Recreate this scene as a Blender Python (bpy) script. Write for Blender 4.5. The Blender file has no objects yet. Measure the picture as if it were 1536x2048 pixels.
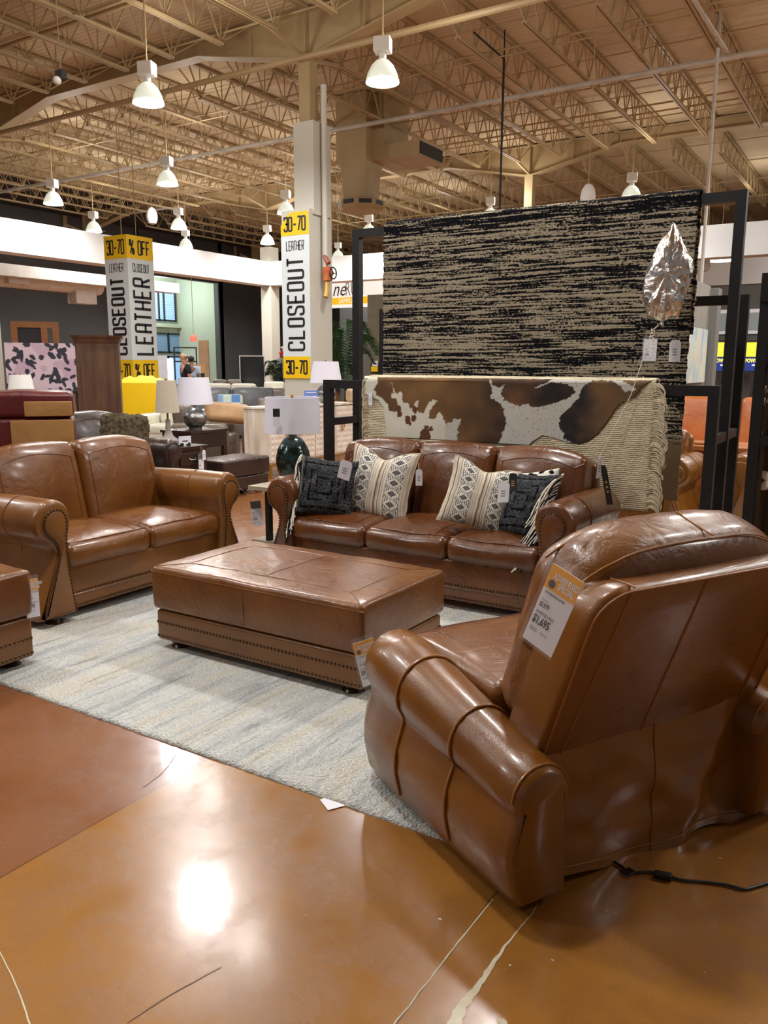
import bpy, math, random
from math import sin, cos, pi, radians, sqrt, atan2, hypot
from mathutils import Vector, Matrix, noise
random.seed(7)
SC = bpy.context.scene
COL = SC.collection

# ---------------------------------------------------------------- camera
EYE = Vector((0, 0, 1.5))
FPX = 1607.4
PITCH, ROLL, YAW = radians(10.361), radians(0.1994), radians(32.157)
_fwd = Vector((-sin(YAW) * cos(PITCH), cos(YAW) * cos(PITCH), -sin(PITCH)))
_r = Vector((cos(YAW), sin(YAW), 0)); _u = _r.cross(_fwd)
RGT = cos(ROLL) * _r + sin(ROLL) * _u
UPV = -sin(ROLL) * _r + cos(ROLL) * _u
FWD = _fwd
cam_data = bpy.data.cameras.new('camera')
cam = bpy.data.objects.new('camera', cam_data); COL.objects.link(cam)
cam_data.sensor_fit = 'VERTICAL'; cam_data.sensor_height = 36.0
cam_data.lens = FPX / 2048 * 36.0
cam_data.clip_start = 0.05; cam_data.clip_end = 200
cam.matrix_world = Matrix(((RGT.x, UPV.x, -FWD.x, EYE.x), (RGT.y, UPV.y, -FWD.y, EYE.y), (RGT.z, UPV.z, -FWD.z, EYE.z), (0, 0, 0, 1)))
SC.camera = cam

# ---------------------------------------------------------------- world, exposure
world = bpy.data.worlds.new('world'); SC.world = world; world.use_nodes = True
bg = world.node_tree.nodes['Background']
bg.inputs[0].default_value = (1.0, 0.97, 0.93, 1); bg.inputs[1].default_value = 0.17
SC.view_settings.view_transform = 'Standard'
SC.view_settings.look = 'None'
SC.view_settings.gamma = 1.0
SC.view_settings.use_curve_mapping = False
SC.view_settings.exposure = 0.0
LAMP_W = 415.0        # downlight of one high bay lamp
LEAK_W = 52.0         # light leaking up through its clear reflector
LAMP_COL = (1.0, 0.99, 0.965)
try:
    SC.cycles.use_light_tree = True
    SC.cycles.max_bounces = 6; SC.cycles.diffuse_bounces = 3; SC.cycles.glossy_bounces = 3
    SC.cycles.transparent_max_bounces = 8
    SC.cycles.sample_clamp_indirect = 6
except Exception: pass

def lamp(kind, name, loc, energy, color=LAMP_COL, size=0.2, aim=None, cone=150, blend=0.8, sy=None):
    d = bpy.data.lights.new(name, kind); d.energy = energy; d.color = color; d.specular_factor = .55 if kind != 'AREA' else 1.0
    if kind == 'AREA':
        d.shape = 'RECTANGLE'; d.size = size; d.size_y = sy or size
    else: d.shadow_soft_size = size
    if kind == 'SPOT': d.spot_size = radians(cone); d.spot_blend = blend
    o = bpy.data.objects.new(name, d); COL.objects.link(o); o.location = loc
    if aim is not None:
        o.rotation_euler = (Vector(aim) - Vector(loc)).to_track_quat('-Z', 'Y').to_euler()
    return o

# ---------------------------------------------------------------- picture rays (for measuring where things stand)
def ray(x, y): return RGT * ((x - 768) / FPX) + UPV * ((1024 - y) / FPX) + FWD
def on_z(x, y, z=0): d = ray(x, y); return EYE + d * ((z - EYE.z) / d.z)
def on_x(x, y, X): d = ray(x, y); return EYE + d * (X / d.x)
def on_y(x, y, Y): d = ray(x, y); return EYE + d * (Y / d.y)
def at_d(x, y, dist): d = ray(x, y); return EYE + d * (dist / hypot(d.x, d.y))
def on_plane(x, y, p0, n): d = ray(x, y); return EYE + d * ((Vector(p0) - EYE).dot(n) / d.dot(n))
def project(p):
    v = Vector(p) - EYE; w = v.dot(FWD)
    return 768 + FPX * v.dot(RGT) / w, 1024 - FPX * v.dot(UPV) / w

# ---------------------------------------------------------------- materials
def lin(c):
    if max(c) > 1.0: c = [v / 255 for v in c]
    return tuple(v / 12.92 if v <= .04045 else ((v + .055) / 1.055) ** 2.4 for v in c[:3]) + (1,)
def mat(name, col, rough=.5, metal=0, col2=None, nscale=4, ndet=4, bump=0, bscale=60, coat=0, stretch=None,
        emit=0, trans=0, spec=.5, ior=None, attr=None, mixpos=(.35, .65), alpha=1, sheen=0, wrinkle=0, wscale=6, ecol=None, rvar=0, crough=.12):
    m = bpy.data.materials.new(name); m.use_nodes = True
    nt = m.node_tree; N = nt.nodes; L = nt.links; b = N['Principled BSDF']
    b.inputs['Base Color'].default_value = lin(col); b.inputs['Roughness'].default_value = rough
    b.inputs['Metallic'].default_value = metal; b.inputs['Specular IOR Level'].default_value = spec
    if coat: b.inputs['Coat Weight'].default_value = coat; b.inputs['Coat Roughness'].default_value = crough
    if trans: b.inputs['Transmission Weight'].default_value = trans
    if ior: b.inputs['IOR'].default_value = ior
    if alpha < 1: b.inputs['Alpha'].default_value = alpha
    if sheen: b.inputs['Sheen Weight'].default_value = sheen
    if emit:
        b.inputs['Emission Color'].default_value = lin(ecol or col); b.inputs['Emission Strength'].default_value = emit
    tc = N.new('ShaderNodeTexCoord'); mp = N.new('ShaderNodeMapping'); L.new(tc.outputs['Object'], mp.inputs[0])
    if stretch: mp.inputs['Scale'].default_value = stretch
    if attr:
        a = N.new('ShaderNodeAttribute'); a.attribute_name = attr; L.new(a.outputs['Color'], b.inputs['Base Color'])
    elif col2 is not None:
        n = N.new('ShaderNodeTexNoise'); n.inputs['Scale'].default_value = nscale; n.inputs['Detail'].default_value = ndet
        L.new(mp.outputs[0], n.inputs['Vector'])
        r = N.new('ShaderNodeValToRGB'); r.color_ramp.elements[0].position = mixpos[0]; r.color_ramp.elements[1].position = mixpos[1]
        r.color_ramp.elements[0].color = lin(col2); r.color_ramp.elements[1].color = lin(col)
        L.new(n.outputs['Fac'], r.inputs[0]); L.new(r.outputs[0], b.inputs['Base Color'])
    last = None
    if wrinkle:
        n = N.new('ShaderNodeTexNoise'); n.inputs['Scale'].default_value = wscale; n.inputs['Detail'].default_value = 5
        n.inputs['Distortion'].default_value = 1.2; L.new(mp.outputs[0], n.inputs['Vector'])
        bp = N.new('ShaderNodeBump'); bp.inputs['Strength'].default_value = wrinkle; bp.inputs['Distance'].default_value = .03
        L.new(n.outputs['Fac'], bp.inputs['Height']); last = bp
        if rvar:
            mr = N.new('ShaderNodeMapRange'); mr.inputs['To Min'].default_value = rough - rvar; mr.inputs['To Max'].default_value = rough + rvar
            mr.inputs['From Min'].default_value = .3; mr.inputs['From Max'].default_value = .7
            L.new(n.outputs['Fac'], mr.inputs[0]); L.new(mr.outputs[0], b.inputs['Roughness'])
    if bump:
        n = N.new('ShaderNodeTexNoise'); n.inputs['Scale'].default_value = bscale; n.inputs['Detail'].default_value = 3
        L.new(mp.outputs[0], n.inputs['Vector'])
        bp = N.new('ShaderNodeBump'); bp.inputs['Strength'].default_value = bump; bp.inputs['Distance'].default_value = .01
        L.new(n.outputs['Fac'], bp.inputs['Height'])
        if last: L.new(last.outputs[0], bp.inputs['Normal'])
        last = bp
    if last: L.new(last.outputs[0], b.inputs['Normal'])
    return m

M = {}
def leather(key, c1, c2, rough=.36, wr=.35, ws=5, coat=.25):
    M[key] = mat(key + '_leather', c1, rough, col2=c2, nscale=3.2, ndet=6, bump=.12, bscale=260, wrinkle=wr, wscale=ws, coat=coat, crough=.16, rvar=.07, spec=.5, mixpos=(.3, .7))
leather('cognac', (134, 83, 23), (110, 64, 15), .30, .14, 4, .4)
leather('cognac_soft', (130, 79, 26), (104, 58, 17), .33, .22, 12, .32)
leather('saddle', (136, 88, 34), (114, 68, 25), .36, .14, 3, .25)
leather('chestnut', (110, 62, 25), (82, 43, 15), .29, .20, 10, .4)
leather('burgundy', (104, 34, 34), (80, 24, 26), .3, .25, 5)
leather('espresso', (58, 42, 36), (40, 28, 24), .3, .4, 7)
leather('taupe', (120, 106, 94), (98, 86, 76), .42, .3, 6)
leather('orange', (190, 112, 56), (168, 92, 42), .4, .3, 5)
leather('ivory', (226, 222, 204), (208, 204, 186), .4, .3, 5)
leather('slate', (112, 116, 122), (90, 94, 100), .45, .3, 5)
leather('plum', (110, 62, 52), (88, 46, 40), .34, .3, 6)
M['seam'] = mat('seam_thread', (86, 46, 20), .5)
M['stitch'] = mat('stitched_seam', (150, 96, 44), .5)
M['piping'] = mat('piping_leather', (150, 98, 40), .36, coat=.2)
M['nail'] = mat('nailhead_bronze', (92, 70, 50), .3, metal=.9)
M['foot'] = mat('foot_wood', (52, 26, 18), .25, col2=(40, 20, 14), coat=.3)
M['black'] = mat('black_steel', (22, 21, 22), .42, col2=(28, 27, 28), nscale=30, spec=.4)
M['white'] = mat('white_paint', (232, 230, 226), .6, col2=(226, 224, 220), nscale=.6)
M['soffit'] = mat('soffit_paint', (238, 238, 238), .55, col2=(232, 232, 232), nscale=.5)
M['column'] = mat('column_paint', (206, 203, 190), .55, col2=(199, 196, 184), nscale=.8)
M['tan'] = mat('tan_steel_paint', (182, 158, 118), .55, col2=(170, 146, 106), nscale=1.2)
M['darkwall'] = mat('charcoal_wall_paint', (88, 88, 88), .7, col2=(80, 80, 80), nscale=.5)
M['card'] = mat('card_white', (236, 236, 246), .4, col2=(230, 230, 240), nscale=8)
M['yellow'] = mat('sign_yellow', (247, 203, 22), .4, col2=(243, 198, 18), nscale=4)
M['amber'] = mat('card_amber', (250, 172, 10), .4, col2=(243, 172, 30), nscale=9)
M['ink'] = mat('ink_black', (34, 30, 34), .5)
M['greyink'] = mat('ink_grey', (150, 150, 158), .5)
M['signwhite'] = mat('sign_white', (222, 229, 232), .45, col2=(218, 225, 228), nscale=2)
M['clear'] = mat('clear_plastic', (250, 250, 252), .08, trans=.0, alpha=.06, spec=.6)
M['gold'] = mat('brushed_gold', (190, 150, 82), .35, metal=.9)
M['silver'] = mat('hammered_silver', (150, 150, 150), .28, metal=1, bump=.5, bscale=45)
M['shade'] = mat('lamp_shade_fabric', (226, 225, 238), .8, bump=.05, bscale=300)
M['linen'] = mat('linen_shade', (206, 194, 176), .8, col2=(198, 186, 168), nscale=60, bump=.1, bscale=300)
M['espwood'] = mat('espresso_wood', (54, 36, 30), .3, col2=(38, 24, 20), nscale=3, stretch=(1, 1, 12), coat=.2)

# ---------------------------------------------------------------- mesh builder
class MB:
    def __init__(s): s.V = []; s.F = []; s.C = None
    def add(s, V, F):
        o = len(s.V); s.V += [tuple(v) for v in V]; s.F += [tuple(i + o for i in f) for f in F]; return s
    def xf(s, m, start=0):
        for i in range(start, len(s.V)): s.V[i] = tuple(m @ Vector(s.V[i]))
        return s
    def box(s, x0, x1, y0, y1, z0, z1):
        V = [(x, y, z) for z in (z0, z1) for y in (y0, y1) for x in (x0, x1)]
        return s.add(V, [(0, 2, 3, 1), (4, 5, 7, 6), (0, 1, 5, 4), (2, 6, 7, 3), (0, 4, 6, 2), (1, 3, 7, 5)])
    def bar(s, a, b, w, h=None, up=(0, 0, 1)):
        a = Vector(a); b = Vector(b); d = (b - a).normalized(); h = h or w
        u = Vector(up)
        if abs(d.dot(u)) > .95: u = Vector((0, 1, 0))
        x = d.cross(u).normalized(); y = x.cross(d).normalized()
        V = [p + x * (i * w / 2) + y * (j * h / 2) for p in (a, b) for j in (-1, 1) for i in (-1, 1)]
        return s.add(V, [(0, 2, 3, 1), (4, 5, 7, 6), (0, 1, 5, 4), (2, 6, 7, 3), (0, 4, 6, 2), (1, 3, 7, 5)])
    def tube(s, pts, r, n=8, closed=False, caps=True):
        P = [Vector(p) for p in pts]; m = len(P); V = []; F = []
        R = r if isinstance(r, (list, tuple)) else [r] * m
        prev = None
        for i in range(m):
            a = P[(i - 1) % m] if closed or i > 0 else P[i]; b = P[(i + 1) % m] if closed or i < m - 1 else P[i]
            t = (b - a)
            t = t.normalized() if t.length > 1e-9 else Vector((0, 0, 1))
            if prev is None:
                u = Vector((0, 0, 1)) if abs(t.z) < .9 else Vector((1, 0, 0))
                x = t.cross(u).normalized()
            else:
                x = (prev - t * prev.dot(t))
                x = x.normalized() if x.length > 1e-6 else prev
            prev = x; y = t.cross(x)
            V += [P[i] + (x * cos(2 * pi * k / n) + y * sin(2 * pi * k / n)) * R[i] for k in range(n)]
        for i in range(m if closed else m - 1):
            j = (i + 1) % m
            F += [(i * n + k, i * n + (k + 1) % n, j * n + (k + 1) % n, j * n + k) for k in range(n)]
        if caps and not closed: F += [tuple(range(n - 1, -1, -1)), tuple((m - 1) * n + k for k in range(n))]
        return s.add(V, F)
    def lathe(s, prof, c=(0, 0, 0), n=24, cap=True, sx=1, sy=1):
        V = []; F = []; m = len(prof)
        for r, z in prof: V += [(c[0] + sx * r * cos(2 * pi * k / n), c[1] + sy * r * sin(2 * pi * k / n), c[2] + z) for k in range(n)]
        for i in range(m - 1): F += [(i * n + k, i * n + (k + 1) % n, (i + 1) * n + (k + 1) % n, (i + 1) * n + k) for k in range(n)]
        if cap: F += [tuple(range(n - 1, -1, -1)), tuple((m - 1) * n + k for k in range(n))]
        return s.add(V, F)
    def rbox(s, c, size, r, seg=(4, 4, 4), rs=3, fn=None, rot=None):
        h = [v / 2 for v in size]; r = min(r, min(h) * .999); L = []
        for a in range(3):
            e = [h[a] - r + r * math.tan(radians(45) * (k + 1) / rs) for k in range(rs)]
            inner = [-(h[a] - r) + 2 * (h[a] - r) * k / seg[a] for k in range(seg[a] + 1)]
            L.append([-v for v in reversed(e)] + inner + e)
        n = [len(l) - 1 for l in L]; idx = {}; V = []; F = []
        def vid(i):
            if i in idx: return idx[i]
            p = Vector((L[0][i[0]], L[1][i[1]], L[2][i[2]]))
            q = Vector([max(-(h[k] - r), min(h[k] - r, p[k])) for k in range(3)])
            d = p - q
            if d.length > 1e-9: p = q + d.normalized() * r
            if fn: p = Vector(fn(p, (p.x / h[0], p.y / h[1], p.z / h[2])))
            if rot is not None: p = rot @ p
            idx[i] = len(V); V.append((p.x + c[0], p.y + c[1], p.z + c[2])); return idx[i]
        for a in range(3):
            b, d = (a + 1) % 3, (a + 2) % 3
            for side in (0, n[a]):
                for i in range(n[b]):
                    for j in range(n[d]):
                        q = []
                        for di, dj in ((0, 0), (1, 0), (1, 1), (0, 1)):
                            t = [0, 0, 0]; t[a] = side; t[b] = i + di; t[d] = j + dj; q.append(vid(tuple(t)))
                        F.append(tuple(q if side else q[::-1]))
        return s.add(V, F)
    def loft(s, secs, caps=(True, True)):
        n = len(secs[0]); V = [p for sec in secs for p in sec]; F = []
        for i in range(len(secs) - 1): F += [(i * n + k, i * n + (k + 1) % n, (i + 1) * n + (k + 1) % n, (i + 1) * n + k) for k in range(n)]
        if caps[0]: F.append(tuple(range(n - 1, -1, -1)))
        if caps[1]: F.append(tuple((len(secs) - 1) * n + k for k in range(n)))
        return s.add(V, F)
    def grid(s, nu, nv, fn, keep=None):
        V = [fn(i / nu, j / nv) for j in range(nv + 1) for i in range(nu + 1)]; F = []
        for j in range(nv):
            for i in range(nu):
                if keep is None or keep((i + .5) / nu, (j + .5) / nv):
                    a = j * (nu + 1) + i; F.append((a, a + 1, a + nu + 2, a + nu + 1))
        return s.add(V, F)
    def dome(s, c, nrm, r, hgt=.5, n=7):
        nrm = Vector(nrm).normalized(); u = Vector((0, 0, 1)) if abs(nrm.z) < .9 else Vector((1, 0, 0))
        x = nrm.cross(u).normalized(); y = nrm.cross(x); c = Vector(c); V = []
        for rr, zz in ((1, 0), (.72, .6)): V += [c + (x * cos(2 * pi * k / n) + y * sin(2 * pi * k / n)) * r * rr + nrm * r * hgt * zz for k in range(n)]
        V.append(c + nrm * r * hgt)
        F = [(k, (k + 1) % n, n + (k + 1) % n, n + k) for k in range(n)] + [(n + k, n + (k + 1) % n, 2 * n) for k in range(n)]
        return s.add(V, F)
    def sphere(s, c, r, nu=16, nv=10, fn=None):
        R = r if isinstance(r, (tuple, list)) else (r, r, r); V = []; F = []
        for j in range(nv + 1):
            t = pi * j / nv
            for i in range(nu):
                p = 2 * pi * i / nu
                q = (sin(t) * cos(p), sin(t) * sin(p), cos(t)); k = fn(q) if fn else 1
                V.append((c[0] + R[0] * q[0] * k, c[1] + R[1] * q[1] * k, c[2] + R[2] * q[2] * k))
        for j in range(nv): F += [(j * nu + i, (j + 1) * nu + i, (j + 1) * nu + (i + 1) % nu, j * nu + (i + 1) % nu) for i in range(nu)]
        return s.add(V, F)
    def build(s, name, m, parent=None, smooth=True, angle=35, color=None, weld=False):
        me = bpy.data.meshes.new(name)
        used = sorted({i for f in s.F for i in f})
        if len(used) < len(s.V):
            mp = {o: k for k, o in enumerate(used)}; V = [s.V[i] for i in used]; F = [tuple(mp[i] for i in f) for f in s.F]
            if color: color = [color[i] for i in used]
        else: V, F = s.V, s.F
        me.from_pydata(V, [], F)
        me.validate()
        if smooth:
            me.polygons.foreach_set('use_smooth', [True] * len(me.polygons))
            try: me.set_sharp_from_angle(angle=radians(angle))
            except Exception: pass
        if color:
            a = me.attributes.new('pattern', 'FLOAT_COLOR', 'POINT')
            flat = []
            for c in color: flat += list(c) if len(c) == 4 else list(c) + [1]
            a.data.foreach_set('color', flat)
        me.materials.append(M[m] if isinstance(m, str) else m)
        o = bpy.data.objects.new(name, me); COL.objects.link(o)
        if parent is not None: o.parent = parent
        return o

USED_LABELS = {}
def tag(o, label, cat, group=None, kind=None):
    if label: o['label'] = label
    if cat: o['category'] = cat
    if group: o['group'] = group
    if kind: o['kind'] = kind
    return o
def thing(name, label, cat, loc=(0, 0, 0), rz=0, group=None):
    o = bpy.data.objects.new(name, None); COL.objects.link(o); o.empty_display_size = .1
    o.location = loc; o.rotation_euler = (0, 0, rz); return tag(o, label, cat, group)
def struct(o): o['kind'] = 'structure'; return o
def dup(root, loc, rz=None, label=None, group=None):
    r = root.copy(); COL.objects.link(r); r.location = loc
    if rz is not None: r.rotation_euler = (0, 0, rz)
    if label: r['label'] = label
    if group: r['group'] = group
    for ch in list(root.children):
        c = ch.copy(); COL.objects.link(c); c.parent = r
        for g in list(ch.children):
            d = g.copy(); COL.objects.link(d); d.parent = c
    return r
def spline(P, n=8, closed=False):
    P = [Vector(p) for p in P]; m = len(P); out = []
    for i in range(m if closed else m - 1):
        if closed: a, b, c, d = P[(i - 1) % m], P[i], P[(i + 1) % m], P[(i + 2) % m]
        else: a, b, c, d = P[max(i - 1, 0)], P[i], P[i + 1], P[min(i + 2, m - 1)]
        for k in range(n):
            t = k / n
            out.append(.5 * ((2 * b) + (c - a) * t + (2 * a - 5 * b + 4 * c - d) * t * t + (3 * b - a - 3 * c + d) * t ** 3))
    if not closed: out.append(P[-1])
    return out
def resample(P, step, closed=False):
    P = [Vector(p) for p in P]
    if closed: P = P + [P[0]]
    out = [P[0]]; acc = 0
    for a, b in zip(P, P[1:]):
        L = (b - a).length
        if L < 1e-9: continue
        t = step - acc
        while t <= L: out.append(a.lerp(b, t / L)); t += step
        acc = (acc + L) % step
    return out
def inset(P, d):
    # P: closed counter-clockwise list of 2D points, moved inwards by d
    out = []; n = len(P)
    for i in range(n):
        t = (P[(i + 1) % n] - P[(i - 1) % n]); t = t.normalized() if t.length > 0 else Vector((1, 0))
        out.append(P[i] + Vector((-t.y, t.x)) * d)
    return out
def nz(x, y, z=0, s=1): return noise.noise(Vector((x * s, y * s, z * s)))
def in_poly(x, y, P):
    c = False; j = len(P) - 1
    for i in range(len(P)):
        if (P[i][1] > y) != (P[j][1] > y) and x < (P[j][0] - P[i][0]) * (y - P[i][1]) / (P[j][1] - P[i][1]) + P[i][0]: c = not c
        j = i
    return c
def mixc(a, b, t): return tuple(a[i] + (b[i] - a[i]) * t for i in range(3))

# ---------------------------------------------------------------- lettering
GL = {'C': [[(1, .72), (1, 1), (0, 1), (0, 0), (1, 0), (1, .28)]], 'O': [[(0, 0), (0, 1), (1, 1), (1, 0), 'c']],
      'L': [[(0, 1), (0, 0), (1, 0), 's']], 'S': [[(1, .74), (1, 1), (0, 1), (0, .56), (1, .44), (1, 0), (0, 0), (0, .26)]],
      'E': [[(1, 1), (0, 1), (0, 0), (1, 0), 's'], [(0, .5), (.85, .5), 's']], 'U': [[(0, 1), (0, 0), (1, 0), (1, 1)]],
      'T': [[(0, 1), (1, 1), 's'], [(.5, 1), (.5, 0), 's']], 'A': [[(0, 0), (0, 1), (1, 1), (1, 0)], [(0, .4), (1, .4), 's']],
      'H': [[(0, 0), (0, 1), 's'], [(1, 0), (1, 1), 's'], [(0, .5), (1, .5), 's']],
      'R': [[(0, 0), (0, 1), (1, 1), (1, .48), (0, .48)], [(.5, .48), (1, 0), 's']], 'F': [[(1, 1), (0, 1), (0, 0), 's'], [(0, .52), (.85, .52), 's']],
      '3': [[(0, .8), (0, 1), (1, 1), (1, .54), (.4, .52), 's'], [(.4, .52), (1, .5), (1, 0), (0, 0), (0, .2)]],
      '0': [[(0, 0), (0, 1), (1, 1), (1, 0), 'c']], '7': [[(0, 1), (1, 1), (.3, 0), 's']], '-': [[(.05, .45), (.95, .45), 's']],
      '%': [[(1, 1), (0, 0), 's'], [(-.2, .62), (-.2, 1), (.25, 1), (.25, .62), 'c'], [(.75, 0), (.75, .38), (1.2, .38), (1.2, 0), 'c']]}
def stroke_text(mb, text, org, ux, uy, h, w, gap, th):
    """flat ribbon letters: h tall, w wide each, laid from org along ux"""
    ux = Vector(ux); uy = Vector(uy); org = Vector(org); x = 0
    for ch in text:
        if ch == ' ': x += w * .8 + gap; continue
        for pl in GL[ch]:
            flag = pl[-1] if isinstance(pl[-1], str) else ''
            pts = [Vector((p[0] * w, p[1] * h)) for p in pl if not isinstance(p, str)]
            closed = flag == 'c'
            if flag != 's':
                R = min(w, h) * .34; out = []; m = len(pts)
                for i, p in enumerate(pts):
                    if not closed and i in (0, m - 1): out.append(p); continue
                    a = pts[i - 1]; b = pts[(i + 1) % m]
                    da = a - p; db = b - p
                    r = min(R, da.length * .48, db.length * .48); A = p + da.normalized() * r; B = p + db.normalized() * r
                    for k in range(6): t = k / 5; out.append((1 - t) ** 2 * A + 2 * t * (1 - t) * p + t * t * B)
                pts = out
            m = len(pts); V = []
            for i, p in enumerate(pts):
                a = pts[i - 1] if closed or i else p; b = pts[(i + 1) % m] if closed or i < m - 1 else p
                t1 = (p - a) if (p - a).length > 0 else (b - p); t2 = (b - p) if (b - p).length > 0 else t1
                n1 = Vector((-t1.y, t1.x)).normalized(); n2 = Vector((-t2.y, t2.x)).normalized()
                nn = (n1 + n2); nn = nn.normalized() if nn.length > 1e-6 else n1
                k = 1 / max(.5, nn.dot(n1))
                for s_ in (-1, 1):
                    q = p + nn * (th / 2 * s_ * k); V.append(org + ux * (x + q.x) + uy * q.y)
            F = [(2 * i, 2 * ((i + 1) % m), 2 * ((i + 1) % m) + 1, 2 * i + 1) for i in range(m if closed else m - 1)]
            mb.add(V, F)
        x += w + gap
    return x
def font_text(name, text, parent, mtx, size, m, xs=1.0, bold=0.0, align='LEFT'):
    """a word in the plain sans font, turned into a flat mesh"""
    cu = bpy.data.curves.new(name, 'FONT'); cu.body = text; cu.size = size; cu.offset = bold; cu.align_x = align; cu.resolution_u = 2
    o = bpy.data.objects.new(name, cu); COL.objects.link(o)
    me = bpy.data.meshes.new_from_object(o)
    bpy.data.objects.remove(o); bpy.data.curves.remove(cu)
    me.transform(Matrix.Diagonal((xs, 1, 1, 1))); me.transform(mtx)
    me.materials.clear(); me.materials.append(M[m]); me.name = name
    r = bpy.data.objects.new(name, me); COL.objects.link(r); r.parent = parent
    return r
def frame_mtx(org, ux, uy):
    ux = Vector(ux).normalized(); uy = Vector(uy); uy = (uy - ux * uy.dot(ux)).normalized(); n = ux.cross(uy)
    return Matrix(((ux.x, uy.x, n.x, org[0]), (ux.y, uy.y, n.y, org[1]), (ux.z, uy.z, n.z, org[2]), (0, 0, 0, 1)))
# ================================================================ THE BUILDING
def floor_material():
    m = bpy.data.materials.new('stained_concrete'); m.use_nodes = True
    nt = m.node_tree; N = nt.nodes; L = nt.links; b = N['Principled BSDF']
    tc = N.new('ShaderNodeTexCoord'); sx = N.new('ShaderNodeSeparateXYZ'); L.new(tc.outputs['Object'], sx.inputs[0])
    def math_(op, a, c, d=None):
        n = N.new('ShaderNodeMath'); n.operation = op
        for k, v in enumerate((a, c, d)):
            if v is None: continue
            if isinstance(v, (int, float)): n.inputs[k].default_value = v
            else: L.new(v, n.inputs[k])
        return n.outputs[0]
    def noise_(scale, det=5, dist=0, vec=None, rough=.55):
        n = N.new('ShaderNodeTexNoise'); n.inputs['Scale'].default_value = scale; n.inputs['Detail'].default_value = det
        n.inputs['Distortion'].default_value = dist; n.inputs['Roughness'].default_value = rough
        L.new(vec or tc.outputs['Object'], n.inputs['Vector']); return n.outputs['Fac']
    def ramp(f, stops):
        r = N.new('ShaderNodeValToRGB'); e = r.color_ramp.elements
        while len(e) < len(stops): e.new(.5)
        for k, (p, c) in enumerate(stops): e[k].position = p; e[k].color = lin(c)
        L.new(f, r.inputs[0]); return r.outputs[0]
    def mix(f, a, c):
        n = N.new('ShaderNodeMix'); n.data_type = 'RGBA'
        if isinstance(f, (int, float)): n.inputs[0].default_value = f
        else: L.new(f, n.inputs[0])
        for k, v in ((6, a), (7, c)):
            if isinstance(v, tuple): n.inputs[k].default_value = v
            else: L.new(v, n.inputs[k])
        return n.outputs[2]
    big = noise_(.9, 6, .6); fine = noise_(6, 9, .25, rough=.7)
    amber = ramp(big, [(.25, (132, 86, 32)), (.5, (154, 104, 44)), (.75, (172, 122, 66))])
    red = ramp(big, [(.25, (118, 70, 40)), (.5, (134, 84, 52)), (.75, (148, 102, 72))])
    slab = math_('LESS_THAN', sx.outputs[0], -2.104)
    far = math_('GREATER_THAN', sx.outputs[1], 5.4)
    base = mix(slab, amber, red)
    base = mix(math_('MULTIPLY', far, .5), base, lin((150, 96, 46)))
    f2 = math_('MULTIPLY', math_('SUBTRACT', fine, .42), 1.6)
    f2 = math_('MAXIMUM', math_('MINIMUM', f2, .35), 0)
    base = mix(f2, base, lin((112, 66, 24)))
    speck = math_('GREATER_THAN', noise_(60, 2), .735)
    base = mix(math_('MULTIPLY', speck, .5), base, lin((214, 180, 130)))
    # saw-cut joints every 1.27 m one way, 3.1 m the other
    u = math_('ABSOLUTE', math_('SUBTRACT', math_('MODULO', math_('ADD', sx.outputs[0], 40 * 1.271 + .834 + .6355), 1.271), .6355), 0)
    v = math_('ABSOLUTE', math_('SUBTRACT', math_('MODULO', math_('ADD', sx.outputs[1], 60.0), 6.2), 3.1), 0)
    j = math_('MAXIMUM', math_('LESS_THAN', u, .0028), math_('LESS_THAN', v, .0028))
    base = mix(math_('MULTIPLY', j, .75), base, lin((74, 44, 20)))
    L.new(base, b.inputs['Base Color'])
    rr = N.new('ShaderNodeMapRange'); rr.inputs['From Min'].default_value = .3; rr.inputs['From Max'].default_value = .7
    rr.inputs['To Min'].default_value = .16; rr.inputs['To Max'].default_value = .34
    L.new(fine, rr.inputs[0]); L.new(rr.outputs[0], b.inputs['Roughness'])
    b.inputs['Specular IOR Level'].default_value = .62
    b.inputs['Coat Weight'].default_value = .3; b.inputs['Coat Roughness'].default_value = .09
    sc = noise_(2.2, 3); mp = N.new('ShaderNodeMapping'); mp.inputs['Scale'].default_value = (3, 42, 1); mp.inputs['Rotation'].default_value = (0, 0, .5)
    L.new(tc.outputs['Object'], mp.inputs[0]); scr = noise_(1.0, 3, .4, mp.outputs[0])
    hgt = math_('ADD', math_('MULTIPLY', fine, .22), math_('MULTIPLY', math_('GREATER_THAN', scr, .70), math_('MULTIPLY', sc, .5)))
    bp = N.new('ShaderNodeBump'); bp.inputs['Strength'].default_value = .10; bp.inputs['Distance'].default_value = .02
    L.new(hgt, bp.inputs['Height']); L.new(bp.outputs[0], b.inputs['Normal']); L.new(bp.outputs[0], b.inputs['Coat Normal'])
    return m
M['floor'] = floor_material()
struct(MB().box(-36, 14, -10, 46, -.2, 0).build('floor', 'floor', smooth=False))

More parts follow.
